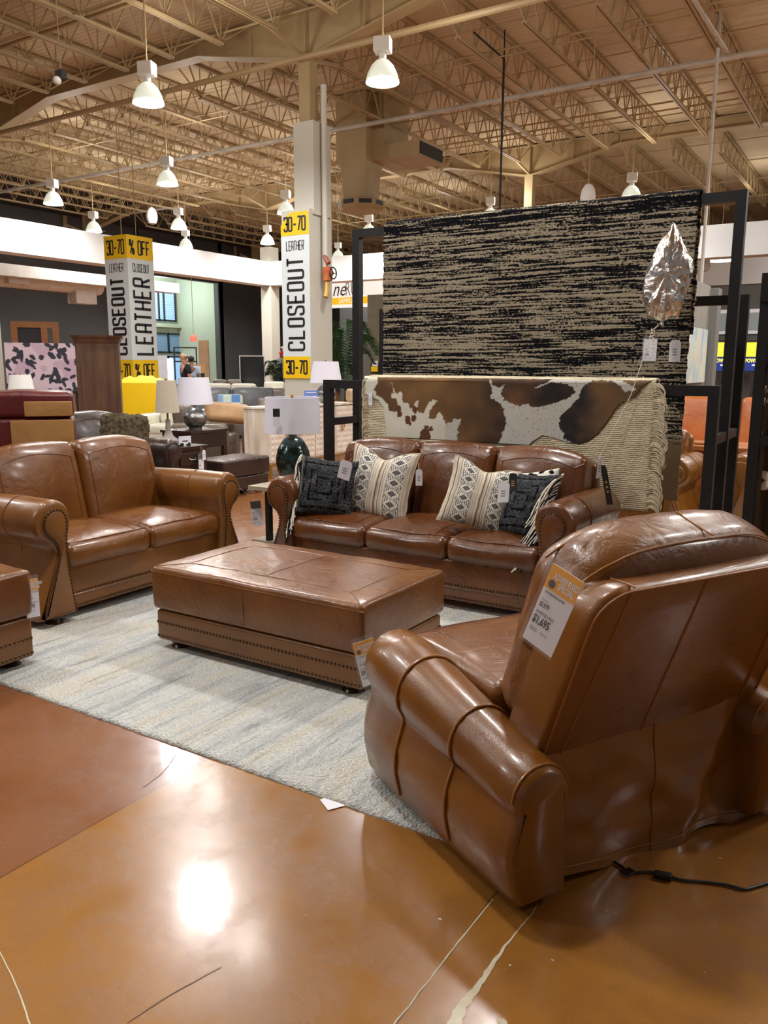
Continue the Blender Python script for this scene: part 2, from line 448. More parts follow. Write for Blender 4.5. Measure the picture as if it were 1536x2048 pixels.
# roof deck: shallow ribs running across the joists
M['deck'] = mat('roof_deck_tan', (212, 192, 156), .8, col2=(196, 175, 140), nscale=.5)
def deck_bump(m):
    nt = m.node_tree; N = nt.nodes; L = nt.links; tc = N.new('ShaderNodeTexCoord')
    w = N.new('ShaderNodeTexWave'); w.bands_direction = 'Y'; w.inputs['Scale'].default_value = 2.6; w.inputs['Distortion'].default_value = .6
    L.new(tc.outputs['Object'], w.inputs['Vector'])
    bp = N.new('ShaderNodeBump'); bp.inputs['Strength'].default_value = .25; bp.inputs['Distance'].default_value = .05
    L.new(w.outputs['Fac'], bp.inputs['Height']); L.new(bp.outputs[0], N['Principled BSDF'].inputs['Normal'])
deck_bump(M['deck'])
struct(MB().box(-25.5, 14, -10, 46, 7.62, 7.8).build('ceiling', 'deck', smooth=False))
M['darkceil'] = mat('dark_ceiling_paint', (58, 54, 50), .8, col2=(50, 47, 44))
struct(MB().box(-36, -25.5, -10, 46, 7.62, 7.8).build('ceiling', 'darkceil', smooth=False))

BAYS = [2.0, 12.3, 22.6, 32.9]
def joist_mesh():
    b = MB(); L = 10.3
    for dx in (-.032, .032):
        b.box(dx - .019, dx + .019, .95, L - .95, 0, .045)
        b.box(dx - .022, dx + .022, 0, L, .6, .65)
    n = 16; p = L / n
    for k in range(n):
        y = k * p
        if y > .5 and y + p < L - .4:
            b.bar((0, y, .62), (0, y + p / 2, .03), .022); b.bar((0, y + p / 2, .03), (0, y + p, .62), .022)
            b.bar((0, y + p / 2, .03), (0, y + p / 2, .62), .016)
    b.bar((0, .1, .62), (0, 1.0, .03), .022); b.bar((0, L - .1, .62), (0, L - 1.0, .03), .022)
    return b
JX = [-5.68 + 1.205 * i for i in range(-17, 10)]
proto = None
for Y in BAYS:
    for x in JX:
        if abs(x + 9.35) < .2 and False: continue
        if proto is None:
            proto = struct(joist_mesh().build('roof_joist', 'tan', smooth=False)); o = proto
        else:
            o = proto.copy(); COL.objects.link(o)
        o.location = (x, Y, 6.95)

XC = [-28.69, -19.02, -9.35, .32, 9.99]
def girder(Y):
    b = MB(); xs = []
    for i, c in enumerate(XC):
        if i > 0: xs.append((c - 2.55, 7.3))
        xs.append((c - .13, 6.8)); xs.append((c + .13, 6.8))
        if i < len(XC) - 1: xs.append((c + 2.55, 7.3))
    for (x0, z0), (x1, z1) in zip(xs, xs[1:]):
        for y in (-.012, .012): b.add([(x0, Y + y, z0), (x1, Y + y, z1), (x1, Y + y, 7.57), (x0, Y + y, 7.57)], [(0, 1, 2, 3)])
        V = [(x, Y + dy, z + dz) for (x, z) in ((x0, z0), (x1, z1)) for dy in (-.14, .14) for dz in (-.02, .005)]
        b.add(V, [(0, 1, 3, 2), (4, 6, 7, 5), (0, 4, 5, 1), (2, 3, 7, 6), (1, 5, 7, 3), (0, 2, 6, 4)])
    b.box(xs[0][0], xs[-1][0], Y - .12, Y + .12, 7.55, 7.58)
    for c in XC:
        for dx in (-2.55, -1.25, 0, 1.25, 2.55): b.box(c + dx - .012, c + dx + .012, Y - .1, Y + .1, 7.3 if abs(dx) > 2 else 7.05 if abs(dx) > 1 else 6.8, 7.57)
        for sy in (-1, 1): b.bar((c, Y + .1 * sy, 6.82), (c, Y + 1.0 * sy, 6.98), .05)
    return struct(b.build('roof_girder', 'tan', smooth=False))
for Y in BAYS[:3] + [32.9]: girder(Y)
def column_(x, y, w, z0, z1, m='column', d=None):
    d = d or w
    return struct(MB().box(x - w / 2, x + w / 2, y - d / 2, y + d / 2, z0, z1).build('column', m, smooth=False))
for x in XC:
    for Y in BAYS:
        if (x, Y) in ((-19.02, 22.6),) or Y < 3: continue
        if x > 0 or x < -20 or (x < -15 and Y < 20): continue
        column_(x, Y, .24, 0, 6.82, 'tan')
struct(MB().box(-9.53, -9.09, 12.08, 12.6, 4.15, 5.72).build('column', 'column', smooth=False))
struct(MB().box(-9.77, -9.13, 12.0, 12.66, 0, 4.24).build('column', 'column', smooth=False))
column_(-19.4, 23.1, .46, 0, 5.6); column_(-19.42, 12.12, .5, 0, 6.9)

# bridging, sprinkler mains and conduits run across the joists
def cross_run(y, z, r, m, x0=-25, x1=6, name='bridging_bar'):
    o = MB().tube([(x0, y, z), (x1, y, z)], r, 8 if r > .03 else 4).build(name, m); return struct(o)
for Y in BAYS[:3]:
    for f in (2.1, 4.6, 7.2):
        cross_run(Y + f, 6.97, .014, 'tan'); cross_run(Y + f + .03, 7.52, .014, 'tan')
p = on_z(300, 320, 6.86)
M['galv'] = mat('galvanised_pipe', (206, 200, 190), .45, col2=(186, 178, 166), nscale=3)
cross_run(16.27, 6.86, .05, 'galv', name='sprinkler_pipe')
q = on_z(300, 191, 6.78); cross_run(q.y, 6.78, .055, 'tan', name='sprinkler_pipe')
for (px, py) in ((90, 65), (100, 50)): cross_run(on_z(px, py, 7.1).y, 7.1, .035, 'tan', name='sprinkler_pipe')
for (px, py) in ((430, 70), (1250, 45), (1300, 225), (1330, 205)): cross_run(on_z(px, py, 7.2).y, 7.2, .02, 'tan', name='conduit_pipe')

# soffits round the sales floor
struct(MB().box(-19.75, -19.2, -6, 23.4, 4.27, 5.08).build('wall_soffit', 'soffit', smooth=False))
struct(MB().box(-19.2, 12, 22.85, 23.4, 4.27, 5.08).build('wall_soffit', 'soffit', smooth=False))
struct(MB().box(-19.0, 12, 33.2, 33.6, 4.5, 5.75).build('wall_soffit', 'soffit', smooth=False))
# outer walls
struct(MB().box(-30.3, -30, -10, 26.8, 0, 7.6).build('wall_left', 'darkwall', smooth=False))
struct(MB().box(-30.3, -30, 26.8, 31.6, 5.6, 7.6).build('wall_left', 'darkwall', smooth=False))
struct(MB().box(-30.3, -30, 31.6, 40, 0, 7.6).build('wall_left', 'darkwall', smooth=False))
struct(MB().box(-30, 14, 40, 40.3, 0, 7.6).build('wall_back', 'darkwall', smooth=False))
struct(MB().box(-19.8, -12.2, 28.0, 28.3, 0, 4.6).build('wall_partition', 'darkwall', smooth=False))
M['sage'] = mat('sage_wall_paint', (206, 216, 196), .7, col2=(198, 208, 188), nscale=.4)
struct(MB().box(-33.4, -33.1, 25.4, 32, 0, 7.6).build('wall_entrance', 'sage', smooth=False))
struct(MB().box(-33.1, -30, 31.7, 31.95, 0, 7.6).build('wall_entrance', 'sage', smooth=False))
struct(MB().box(-33.1, -30, 26.3, 26.5, 0, 7.6).build('wall_entrance', 'sage', smooth=False))
M['glassday'] = mat('daylit_glass', (150, 182, 216), .15, emit=.85, ecol=(128, 168, 214))
M['glassdim'] = mat('vestibule_glass', (120, 150, 182), .12, emit=.22, ecol=(120, 155, 195))
M['mull'] = mat('dark_aluminium', (38, 42, 50), .4)
def entrance_pane(name, pa, pb, m, bars, X=-33.05, slats=0):
    a = on_x(pa[0], pa[1], X); b = on_x(pb[0], pb[1], X)
    f = MB(); w = .09; y0, y1, z1, z0 = min(a.y, b.y), max(a.y, b.y), max(a.z, b.z), min(a.z, b.z)
    f.box(X - .02, X + .06, y0, y1, z1 - w, z1); f.box(X - .02, X + .06, y0, y1, z0, z0 + w)
    for k in [0] + bars + [1]:
        y = y0 + (y1 - y0) * k; f.box(X - .02, X + .06, y - w / 2, y + w / 2, z0, z1)
    o = struct(f.build(name, 'mull', smooth=False))
    struct(MB().box(X - .03, X - .01, y0, y1, z0, z1).build('pane', m, o, smooth=False))
    if slats:
        s = MB()
        for k in range(slats): z = z0 + .1 + (z1 - z0 - .2) * k / slats; s.box(X, X + .02, y0 + .05, y1 - .05, z, z + (z1 - z0) / slats * .45)
        struct(s.build('blind', 'blind', o, smooth=False))
    return o
M['blind'] = mat('blind_slats', (176, 200, 226), .5, emit=.7, ecol=(158, 190, 226))
entrance_pane('window_1', (286, 560), (351, 644), 'glassday', [.45, .62], slats=16)
entrance_pane('window_2', (250, 662), (423, 708), 'glassdim', [.12, .3, .47, .64, .8, .9])
entrance_pane('door_1', (300, 711), (424, 812), 'glassday', [.28, .52, .78])
M['daylight'] = mat('sunlit_doorway', (255, 255, 255), .5, emit=4.0)
a = on_x(331, 717, -33.0); b = on_x(346, 752, -33.0)
struct(MB().box(-33.0, -32.98, a.y, b.y, .1, a.z).build('door_2', 'daylight', smooth=False))
a = on_x(300, 645, -32.9); b = on_x(443, 657, -32.9)
struct(MB().box(-33.1, -32.8, 26.5, b.y, b.z - .1, a.z - .1).build('trim_1', 'sage', smooth=False))
M['birch'] = mat('light_wood_door', (196, 148, 110), .4, col2=(186, 136, 100), nscale=2, stretch=(1, 8, 1))
struct(MB().box(-31.6, -30.9, 31.66, 31.7, 0, 2.75).build('door_3', 'birch', smooth=False))

# duct, beam and hangers beyond the left soffit
M['duct'] = mat('white_duct', (226, 220, 212), .45, col2=(216, 208, 198), nscale=3)
e0 = on_x(197, 573, -23.2)
t = thing('spiral_duct', 'white round air duct hanging under the beige beam beyond the soffit', 'duct', (-23.2, 10, e0.z))
b = MB().tube([(0, -2, 0), (0, e0.y - 10, 0)], .3, 24)
for k in range(12): b.tube([(.303 * cos(q_), -1.5 + k * .9, .303 * sin(q_)) for q_ in [2 * pi * i / 20 for i in range(20)]], .012, 4, closed=True)
b.build('pipe', 'duct', t)
b = MB(); b.box(-.2, .25, e0.y - 11.1, e0.y - 10.3, -.62, -.2); b.build('outlet', 'duct', t, smooth=False)
b = MB(); b.box(.2, .45, e0.y - 13.6, e0.y - 12.9, -.2, .25); b.build('outlet', 'duct', t, smooth=False)
za = on_x(100, 537, -22.4).z; zb = on_x(100, 560, -22.4).z
struct(MB().box(-22.9, -22.4, -5, 21.6, zb, za).build('trim_2', 'duct', smooth=False))

# ================================================================ HIGH BAY LAMPS
M['bulb'] = mat('lit_lens', (255, 252, 244), .3, emit=14)
M['reflector'] = mat('prismatic_reflector', (206, 210, 206), .25, trans=.3, emit=.22, ecol=(255, 248, 226))
M['ballast'] = mat('ballast_white', (236, 234, 228), .5, emit=.0)
def high_bay(x, y, z, label, group=None, lit=True):
    t = thing('high_bay_lamp', label, 'lamp', (x, y, z), radians(20), group)
    prof = [(.245, 0), (.24, .04), (.215, .12), (.165, .22), (.1, .29), (.06, .31)]
    b = MB().lathe(prof + [(r - .008, zz) for r, zz in reversed(prof)], n=32, cap=False); b.build('reflector', 'reflector', t)
    MB().lathe([(.0, .0), (.12, -.018), (.225, .006), (.236, .02), (.0, .03)], n=32, cap=False).build('lens', 'bulb', t)
    MB().tube([(0, 0, .3), (0, 0, .42)], .055, 12).build('neck', 'ballast', t)
    b = MB().rbox((0, 0, .5), (.24, .2, .2), .015, (2, 2, 2)); b.build('ballast_box', 'ballast', t)
    MB().tube([(0, 0, .6), (0, 0, 7.6 - z)], .012, 6).build('rod', 'tan', t)
    if lit:
        lamp('SPOT', 'high_bay_light', (x, y, z - .06), LAMP_W, size=.2, aim=(x, y, 0), cone=172, blend=.55)
        lamp('POINT', 'high_bay_light', (x + .4, y + .4, z + .7), LEAK_W, size=.15, color=(1, .965, .91))
    return t
HB = 5.5
vis = [((297, 208), 'lit lamp hanging second largest, left of the grey pillar top', HB), ((765, 166), 'large lit lamp hanging right of the grey pillar', HB),
       ((335, 370), 'lit lamp above the free standing leather sale pillar', HB), ((107, 409), 'lit lamp above the white band at far left', HB),
       ((358, 458), 'lit lamp just right of the leather sale pillar top', HB), ((572, 428), 'lit lamp touching the upper corner of the column sale board', HB),
       ((535, 488), 'lit lamp in front of the corner column top', HB), ((738, 470), 'lit lamp seen through the tall black rack corner', HB),
       ((188, 464), 'small lamp peeking over the white band left of the leather pillar', HB), ((372, 496), 'small lamp peeking over the white band right of the leather pillar', HB),
       ((676, 518), 'small lamp over the white band between column and black rack', HB), ((1262, 398), 'small lamp peeking above the middle of the streaked rug', HB),
       ((980, 440), 'small lamp peeking over the streaked rug beside the black hanging rod', HB)]
for (px, py), lab, z in vis:
    p = on_z(px, py, z); high_bay(p.x, p.y, z, lab)
# lamps of the same grid above and behind the viewpoint: only their light reaches the picture
r1 = on_z(408, 1812, 0); r2 = on_z(345, 1530, 0)
for r in (r1,):
    k = 1 + HB / 1.5; high_bay(r.x * k, r.y * k, HB, 'lit lamp of the ceiling grid overhead', 'lamps of the ceiling grid out of view')
for x, y in ((-6.6, 2.2), (-2.6, 2.4), (-2.6, 6.4), (1.6, 6.4), (-6.6, -1.8), (1.6, 10.4), (5.6, 6.4), (5.6, 12), (-11, 2.2), (1.6, 15), (-15, 4)):
    high_bay(x, y, HB, 'lit lamp of the ceiling grid overhead', 'lamps of the ceiling grid out of view')
for x, y in ((-.6, 11.5), (-.4, 16.5), (2, 21), (2.5, 27), (-4, 28), (-14, 26), (-24, 13), (-24, 18), (-25, 24), (-25, 31), (-21, 32)):  # added fill lights without fixtures, brightening the far right, back and left
    lamp('SPOT', 'fill_light', (x, y, 5.5), LAMP_W, size=.2, aim=(x, y, 0), cone=165, blend=.6)
    if x > -20: lamp('POINT', 'fill_light', (x, y, 6.3), LEAK_W, size=.15, color=(1, .965, .91))
# added spots without fixtures wash the white band and the corner column
for y in (14.0, 17.5, 21.2): lamp('SPOT', 'soffit_fill_spot', (-17.6, y, 5.9), 50, size=.08, aim=(-19.3, y, 4.5), cone=95, blend=.6)
lamp('POINT', 'entrance_fill_light', (-31.4, 29, 5.2), 300, size=.3, color=(.92, 1.0, .93))  # added fill light, no fixture, brightens the entrance walls
lamp('SPOT', 'soffit_fill_spot', (-1, 31, 6.2), 260, size=.1, aim=(-1.5, 33.2, 5), cone=110, blend=.6)  # extra spot with no fixture, added to whiten the far band
for x in (-17.8, -15.2, -12.4, -4.5, -2.0): lamp('SPOT', 'soffit_fill_spot', (x, 21.3, 5.9), 50, size=.08, aim=(x, 22.9, 4.5), cone=95, blend=.6)  # same added spots along the back band
# ================================================================ SEATING
def bun_foot(x, y, r=.05, h=.06):
    return MB().lathe([(r * .7, 0), (r * .95, .006), (r, .018), (r * .8, .03), (r * .72, .036), (r * .98, .044), (r * 1.02, .054), (r * .9, h + .02)], (x, y, 0), 20)
def arm_profile(sx):
    """closed outline of a rolled arm seen from the front; +x is the outer side; counter-clockwise"""
    P = [(-.03, .055), (.212, .055), (.212, .10), (.186, .20), (.142, .31), (.108, .40), (.102, .455), (.128, .495), (.178, .53), (.204, .575), (.210, .63), (.186, .685), (.13, .735),
         (.06, .742), (.0, .71), (-.028, .65), (-.026, .58), (-.004, .50), (.0, .40), (-.006, .25)]
    Q = spline(P[1:], 5) ; Q = [Vector((p.x, p.y)) for p in ([Vector((-.03, .055, 0))] + [Vector((q[0], q[1], 0)) for q in Q])]
    return Q if sx > 0 else [Vector((-q.x, q.y)) for q in reversed(Q)]
def rolled_arm(root, sx, x0, depth, m='saddle', nails=True):
    P = arm_profile(sx)
    secs = []
    for y, d in ((0, .026), (.006, .012), (.02, .003), (.04, 0), (depth * .35, 0), (depth * .7, 0), (depth - .03, .0), (depth, .03)):
        k = .0 if y < .3 else -.03 * (y - .3) / depth
        secs.append([(x0 + p.x, y, p.y + (k if p.y > .4 else 0)) for p in inset(P, d)])
    a = MB().loft(secs).build('arm', m, root, angle=50)
    pan = [(p.x, p.y) for p in spline([(x, z, 0) for x, z in ((-.014, .078), (-.004, .17), (.010, .27), (.020, .37), (.022, .46), (.018, .53), (.012, .585), (.014, .635), (.034, .675), (.070, .690), (.112, .686), (.148, .658), (.162, .615), (.150, .568), (.112, .525), (.080, .475), (.080, .41), (.112, .32), (.154, .21), (.182, .12), (.186, .078))], 4)]
    pan = [Vector((x, z)) for x, z in reversed(pan)]
    if sx < 0: pan = [Vector((-q.x, q.y)) for q in reversed(pan)]
    b = MB().loft([[(x0 + p.x, .004, p.y) for p in pan], [(x0 + p.x, -.012, p.y) for p in inset(pan, .004)], [(x0 + p.x, -.016, p.y) for p in inset(pan, .010)]][::-1])
    b.build('arm_panel', m, a, angle=50)
    # welts that run round the roll
    w = MB()
    for y in (.30,):
        Q = [p for p in P if p.y > .40]; w.tube([(x0 + p.x, y, p.y) for p in inset(P, -.001) if p.y > .42], .004, 6)
    w.build('welt', m, a)
    if nails:
        n = MB()
        for p in resample([(q.x, q.y, 0) for q in inset(pan, .004)], .0205): n.dome((x0 + p.x, -.013, p.y), (0, -1, 0), .0092, .7)
        n.build('nailhead_trim', 'nail', a)
    return a
def seat_cushion(root, x0, x1, z0, z1, yf, yb, m, crown=.03, name='seat_cushion'):
    c = ((x0 + x1) / 2, (yf + yb) / 2, (z0 + z1) / 2); sz = (x1 - x0, yb - yf, z1 - z0)
    def fn(p, u):
        k = max(0, 1 - u[0] ** 2) * max(0, 1 - u[1] ** 2)
        z = p.z + (crown * k if p.z > 0 else -.004 * k) + .006 * nz(p.x + x0, p.y, x0, 6)
        y = p.y - (.018 * (1 - u[0] ** 2) * max(0, 1 - u[2] ** 2) if p.y < 0 else 0)
        x = p.x * (1 + .008 * (1 - u[2] ** 2))
        if p.z > 0 and p.y < 0: z -= .022 * max(0, -u[1] - .45) ** 2 * 3
        return (x, y, z)
    o = MB().rbox(c, sz, .045, (10, 9, 3), 4, fn).build(name, m, root)
    # stitched seams near the front edge and across the top
    h = [v / 2 for v in sz]; s = MB()
    def top(u, v):
        p = Vector((u * h[0], v * h[1], h[2])); q = fn(p, (u, v, 1)); return (c[0] + q[0], c[1] + q[1], c[2] + q[2] + .001)
    s.tube([top(-.96 + 1.92 * k / 20, -.865 - .06 * (1 - (-.96 + 1.92 * k / 20) ** 2)) for k in range(21)], .0035, 6)
    s.tube([top(.7 - .0 * k, -.88 + .9 * k / 8) for k in range(9)] , .002, 5)
    s.build('seam', m, o)
    return o
def back_cushion(root, x0, x1, zb, zt, yb, thick, m, drop=(0, 0), tilt=12, hump=.012):
    w = x1 - x0; hgt = zt - zb; c = ((x0 + x1) / 2, yb, (zb + zt) / 2); h = (w / 2, thick / 2, hgt / 2)
    R = Matrix.Rotation(-radians(tilt), 3, 'X')
    def fn(p, u):
        k = max(0, 1 - u[0] ** 2) * max(0, 1 - u[2] ** 2)
        y = p.y - (.045 * k if p.y < 0 else 0)
        z = p.z
        t = (u[2] + 1) / 2
        z += t * t * (hump * (1 - u[0] ** 2) - (drop[0] * max(0, -u[0]) ** 2 + drop[1] * max(0, u[0]) ** 2))
        y += .035 * max(0, u[2] - .55) ** 2 * 5 * (1 if p.y < 0 else 0)
        if u[2] > .72: y += .006 * nz(p.x * 3 + x0 * 5, p.z, x0, 14)
        y += .005 * nz(p.x + x0, p.z, 3 + x0, 7)
        return (p.x, y, z)
    o = MB().rbox(c, (w, thick, hgt), .042, (12, 3, 12), 4, fn, rot=R).build('back_cushion', m, root)
    def face(u, v):
        q = Vector(fn(Vector((u * h[0], -h[1], v * h[2])), (u, -1, v))); q = R @ q
        return (c[0] + q.x, c[1] + q.y - .001, c[2] + q.z)
    s = MB(); e = .80
    P = [(-e, -.85 + 1.45 * k / 10) for k in range(11)] + [(-e + .06 + (2 * e - .12) * k / 14, .62 + .07 * (1 - (2 * k / 14 - 1) ** 2)) for k in range(15)] + [(e, .6 - 1.45 * k / 10) for k in range(11)]
    s.tube([face(u, v) for u, v in P], .0032, 6)
    s.tube([face(-e - .0, .62), face(-.97, .80)], .0025, 5); s.tube([face(e, .62), face(.97, .80)], .0025, 5)
    s.build('seam', m, o)
    return o
def nail_row(mb, a, b, step=.021, nrm=(0, -1, 0), bow=None):
    a = Vector(a); b = Vector(b); n = int((b - a).length / step)
    for i in range(n + 1):
        p = a.lerp(b, i / n)
        if bow: p = p + Vector(bow(i / n))
        mb.dome(p, nrm, .0085, .7)
def make_sofa(name, label, cat, loc, rz, W, D, n, m, soft, group=None, backz=.97, drop=.05, nails=True):
    t = thing(name, label, cat, loc, rz, group)
    ia = W / 2 - .20
    # base with slightly bowed rail
    def rail(p, u):
        y = p.y - (.028 * (1 - u[0] ** 2) * (1 if p.y < 0 else 0))
        return (p.x, y, p.z + (.012 * (1 - u[0] ** 2) if p.z < 0 and p.y < 0 else 0))
    MB().rbox((0, D / 2 + .02, .195), (2 * ia + .02, D - .08, .27), .018, (12, 3, 3), 3, rail).build('base', m, t)
    for sx in (-1, 1): rolled_arm(t, sx, sx * ia, D - .06, m, nails)
    wn = 2 * ia / n
    for i in range(n):
        x0 = -ia + wn * i
        seat_cushion(t, x0 + .003, x0 + wn - .003, .315, .475, .012, D - .26, soft)
    for i in range(n):
        x0 = -ia + wn * i
        back_cushion(t, x0 + (.004 if i else -.03), x0 + wn - .004 + (.03 if i == n - 1 else 0), .40, backz, D - .20, .24, soft, drop=(drop if i == 0 else .01, drop if i == n - 1 else .01))
    def bk(p, u): return (p.x, p.y, p.z - (drop * .9 * abs(u[0]) ** 3 if p.z > 0 else 0))
    MB().rbox((0, D - .055, .50), (2 * ia + .10, .11, .84), .04, (10, 2, 4), 3, bk).build('back_frame', m, t)
    if nails:
        for z in (.085, .165):
            b = MB(); nail_row(b, (-ia + .05, .012 + .045, z), (ia - .05, .012 + .045, z), bow=lambda k: (0, -.0 - .028 * (1 - (2 * k - 1) ** 2), .010 * (1 - (2 * k - 1) ** 2)))
            b.build('nailhead_trim', 'nail', t)
        q = MB()
        q.tube([(-ia + .05 + (2 * ia - .1) * k / 12, .056 - .028 * (1 - (2 * k / 12 - 1) ** 2), .150 + .01 * (1 - (2 * k / 12 - 1) ** 2)) for k in range(13)], .004, 6)
        q.build('welt', m, t)
    for sx in (-1, 1):
        for y in (.07, D - .14): bun_foot(sx * (ia + .08), y).build('foot', 'foot', t)
    return t
# the rug first: everything in the group stands on it
RUGZ = .014
make_sofa('sofa', 'long three-seat cognac leather sofa holding striped and fringed pillows, before the draped rugs', 'sofa', (-2.535, 4.24, 0), 0, 2.20, .98, 3, 'chestnut', 'chestnut', backz=.965)
make_sofa('loveseat', 'brown leather two-seat sofa with no pillows, beside the burgundy ottoman stack', 'sofa', (-3.955, 3.50, 0), radians(90), 1.66, .98, 2, 'saddle', 'cognac_soft', backz=.985)

# ---------------------------------------------------------------- ottomans
def make_ottoman(name, label, x0, x1, y0, y1, zt, zs, m, soft, group=None, seams=True, nail=True, H0=.055, hang=.012, rz=0, loc=None, taper=0):
    cx, cy = (x0 + x1) / 2, (y0 + y1) / 2; w, d = x1 - x0, y1 - y0
    t = thing(name, label, 'ottoman', loc or (cx, cy, 0), rz, group)
    def cu(p, u):
        k = max(0, 1 - u[0] ** 4) * max(0, 1 - u[1] ** 4)
        n_ = .005 * nz(p.x + cx, p.y + cy, 2, 5) + .003 * nz(p.x * 2 + cx, p.y * 2, 5, 9)
        bx = 1 + .008 * (1 - u[2] ** 2)
        return (p.x * bx, p.y * bx, p.z + (.012 * k + n_ if p.z > 0 else 0))
    hz = zt - zs
    o = MB().rbox((0, 0, (zt + zs) / 2), (w, d, hz), .024, (24, 16, 4), 4, cu).build('cushion', soft, t)
    if seams:
        s = MB(); h = (w / 2, d / 2, hz / 2)
        def top(u, v): q = cu(Vector((u * h[0], v * h[1], h[2])), (u, v, 1)); return (q[0], q[1], q[2] + (zt + zs) / 2 + .0005)
        a, b_ = 1 - .17 / h[0] * .9, 1 - .15 / h[1] * .9
        for P in ([(-a, -b_), (a, -b_)], [(a, -b_), (a, b_)], [(a, b_), (-a, b_)], [(-a, b_), (-a, -b_)], [(0, -b_), (0, b_)], [(-a, -b_), (-.96, -.95)], [(a, -b_), (.96, -.95)], [(a, b_), (.96, .95)], [(-a, b_), (-.96, .95)]):
            s.tube([top(P[0][0] + (P[1][0] - P[0][0]) * k / 16, P[0][1] + (P[1][1] - P[0][1]) * k / 16) for k in range(17)], .0022, 5)
        for sy in (-1, 1):
            s.tube([(-.02 * w, sy * (d / 2 + .002), zs + .02), (-.02 * w, sy * (d / 2 + .005), (zs + zt) / 2), (-.02 * w, sy * (d / 2 + .001), zt - .03)], .0025, 5)
        zz = zt - .027
        s.tube([(sx_ * (w / 2 - .001), sy_ * (d / 2 - .001), zz) for sx_, sy_ in ((-1, -1), (1, -1), (1, 1), (-1, 1))], .004, 6, closed=True)
        s.build('seam', 'seam' if False else m, o)
    b = MB().rbox((0, 0, (H0 + zs - .006) / 2 + .0), (w - 2 * hang, d - 2 * hang, zs - .006 - H0), .016, (4, 4, 3), 3, lambda p, u: (p.x, p.y, p.z)).build('base', m, t)
    if nail:
        X, Y = w / 2 - hang, d / 2 - hang
        for z in (H0 + .022, H0 + .098):
            nm = MB()
            for a_, c_, n_ in (((-X + .012, -Y, z), (X - .012, -Y, z), (0, -1, 0)), ((X, -Y + .012, z), (X, Y - .012, z), (1, 0, 0)), ((-X, -Y + .012, z), (-X, Y - .012, z), (-1, 0, 0))): nail_row(nm, a_, c_, .022, n_)
            nm.build('nailhead_trim', 'nail', t)
    for sx in (-1, 1):
        for sy in (-1, 1): bun_foot(sx * (w / 2 - .11), sy * (d / 2 - .09), .055, H0).build('foot', 'foot', t)
    return t
make_ottoman('ottoman', 'large rectangular cognac leather ottoman in the middle of the pale rug', -3.225, -1.888, 2.825, 3.602, .458, .225, 'saddle', 'cognac_soft')
make_ottoman('ottoman', 'small brown leather ottoman at the loveseat corner, cut by the picture edge', -4.42, -3.52, 1.72, 2.335, .50, .27, 'saddle', 'cognac_soft', seams=False)

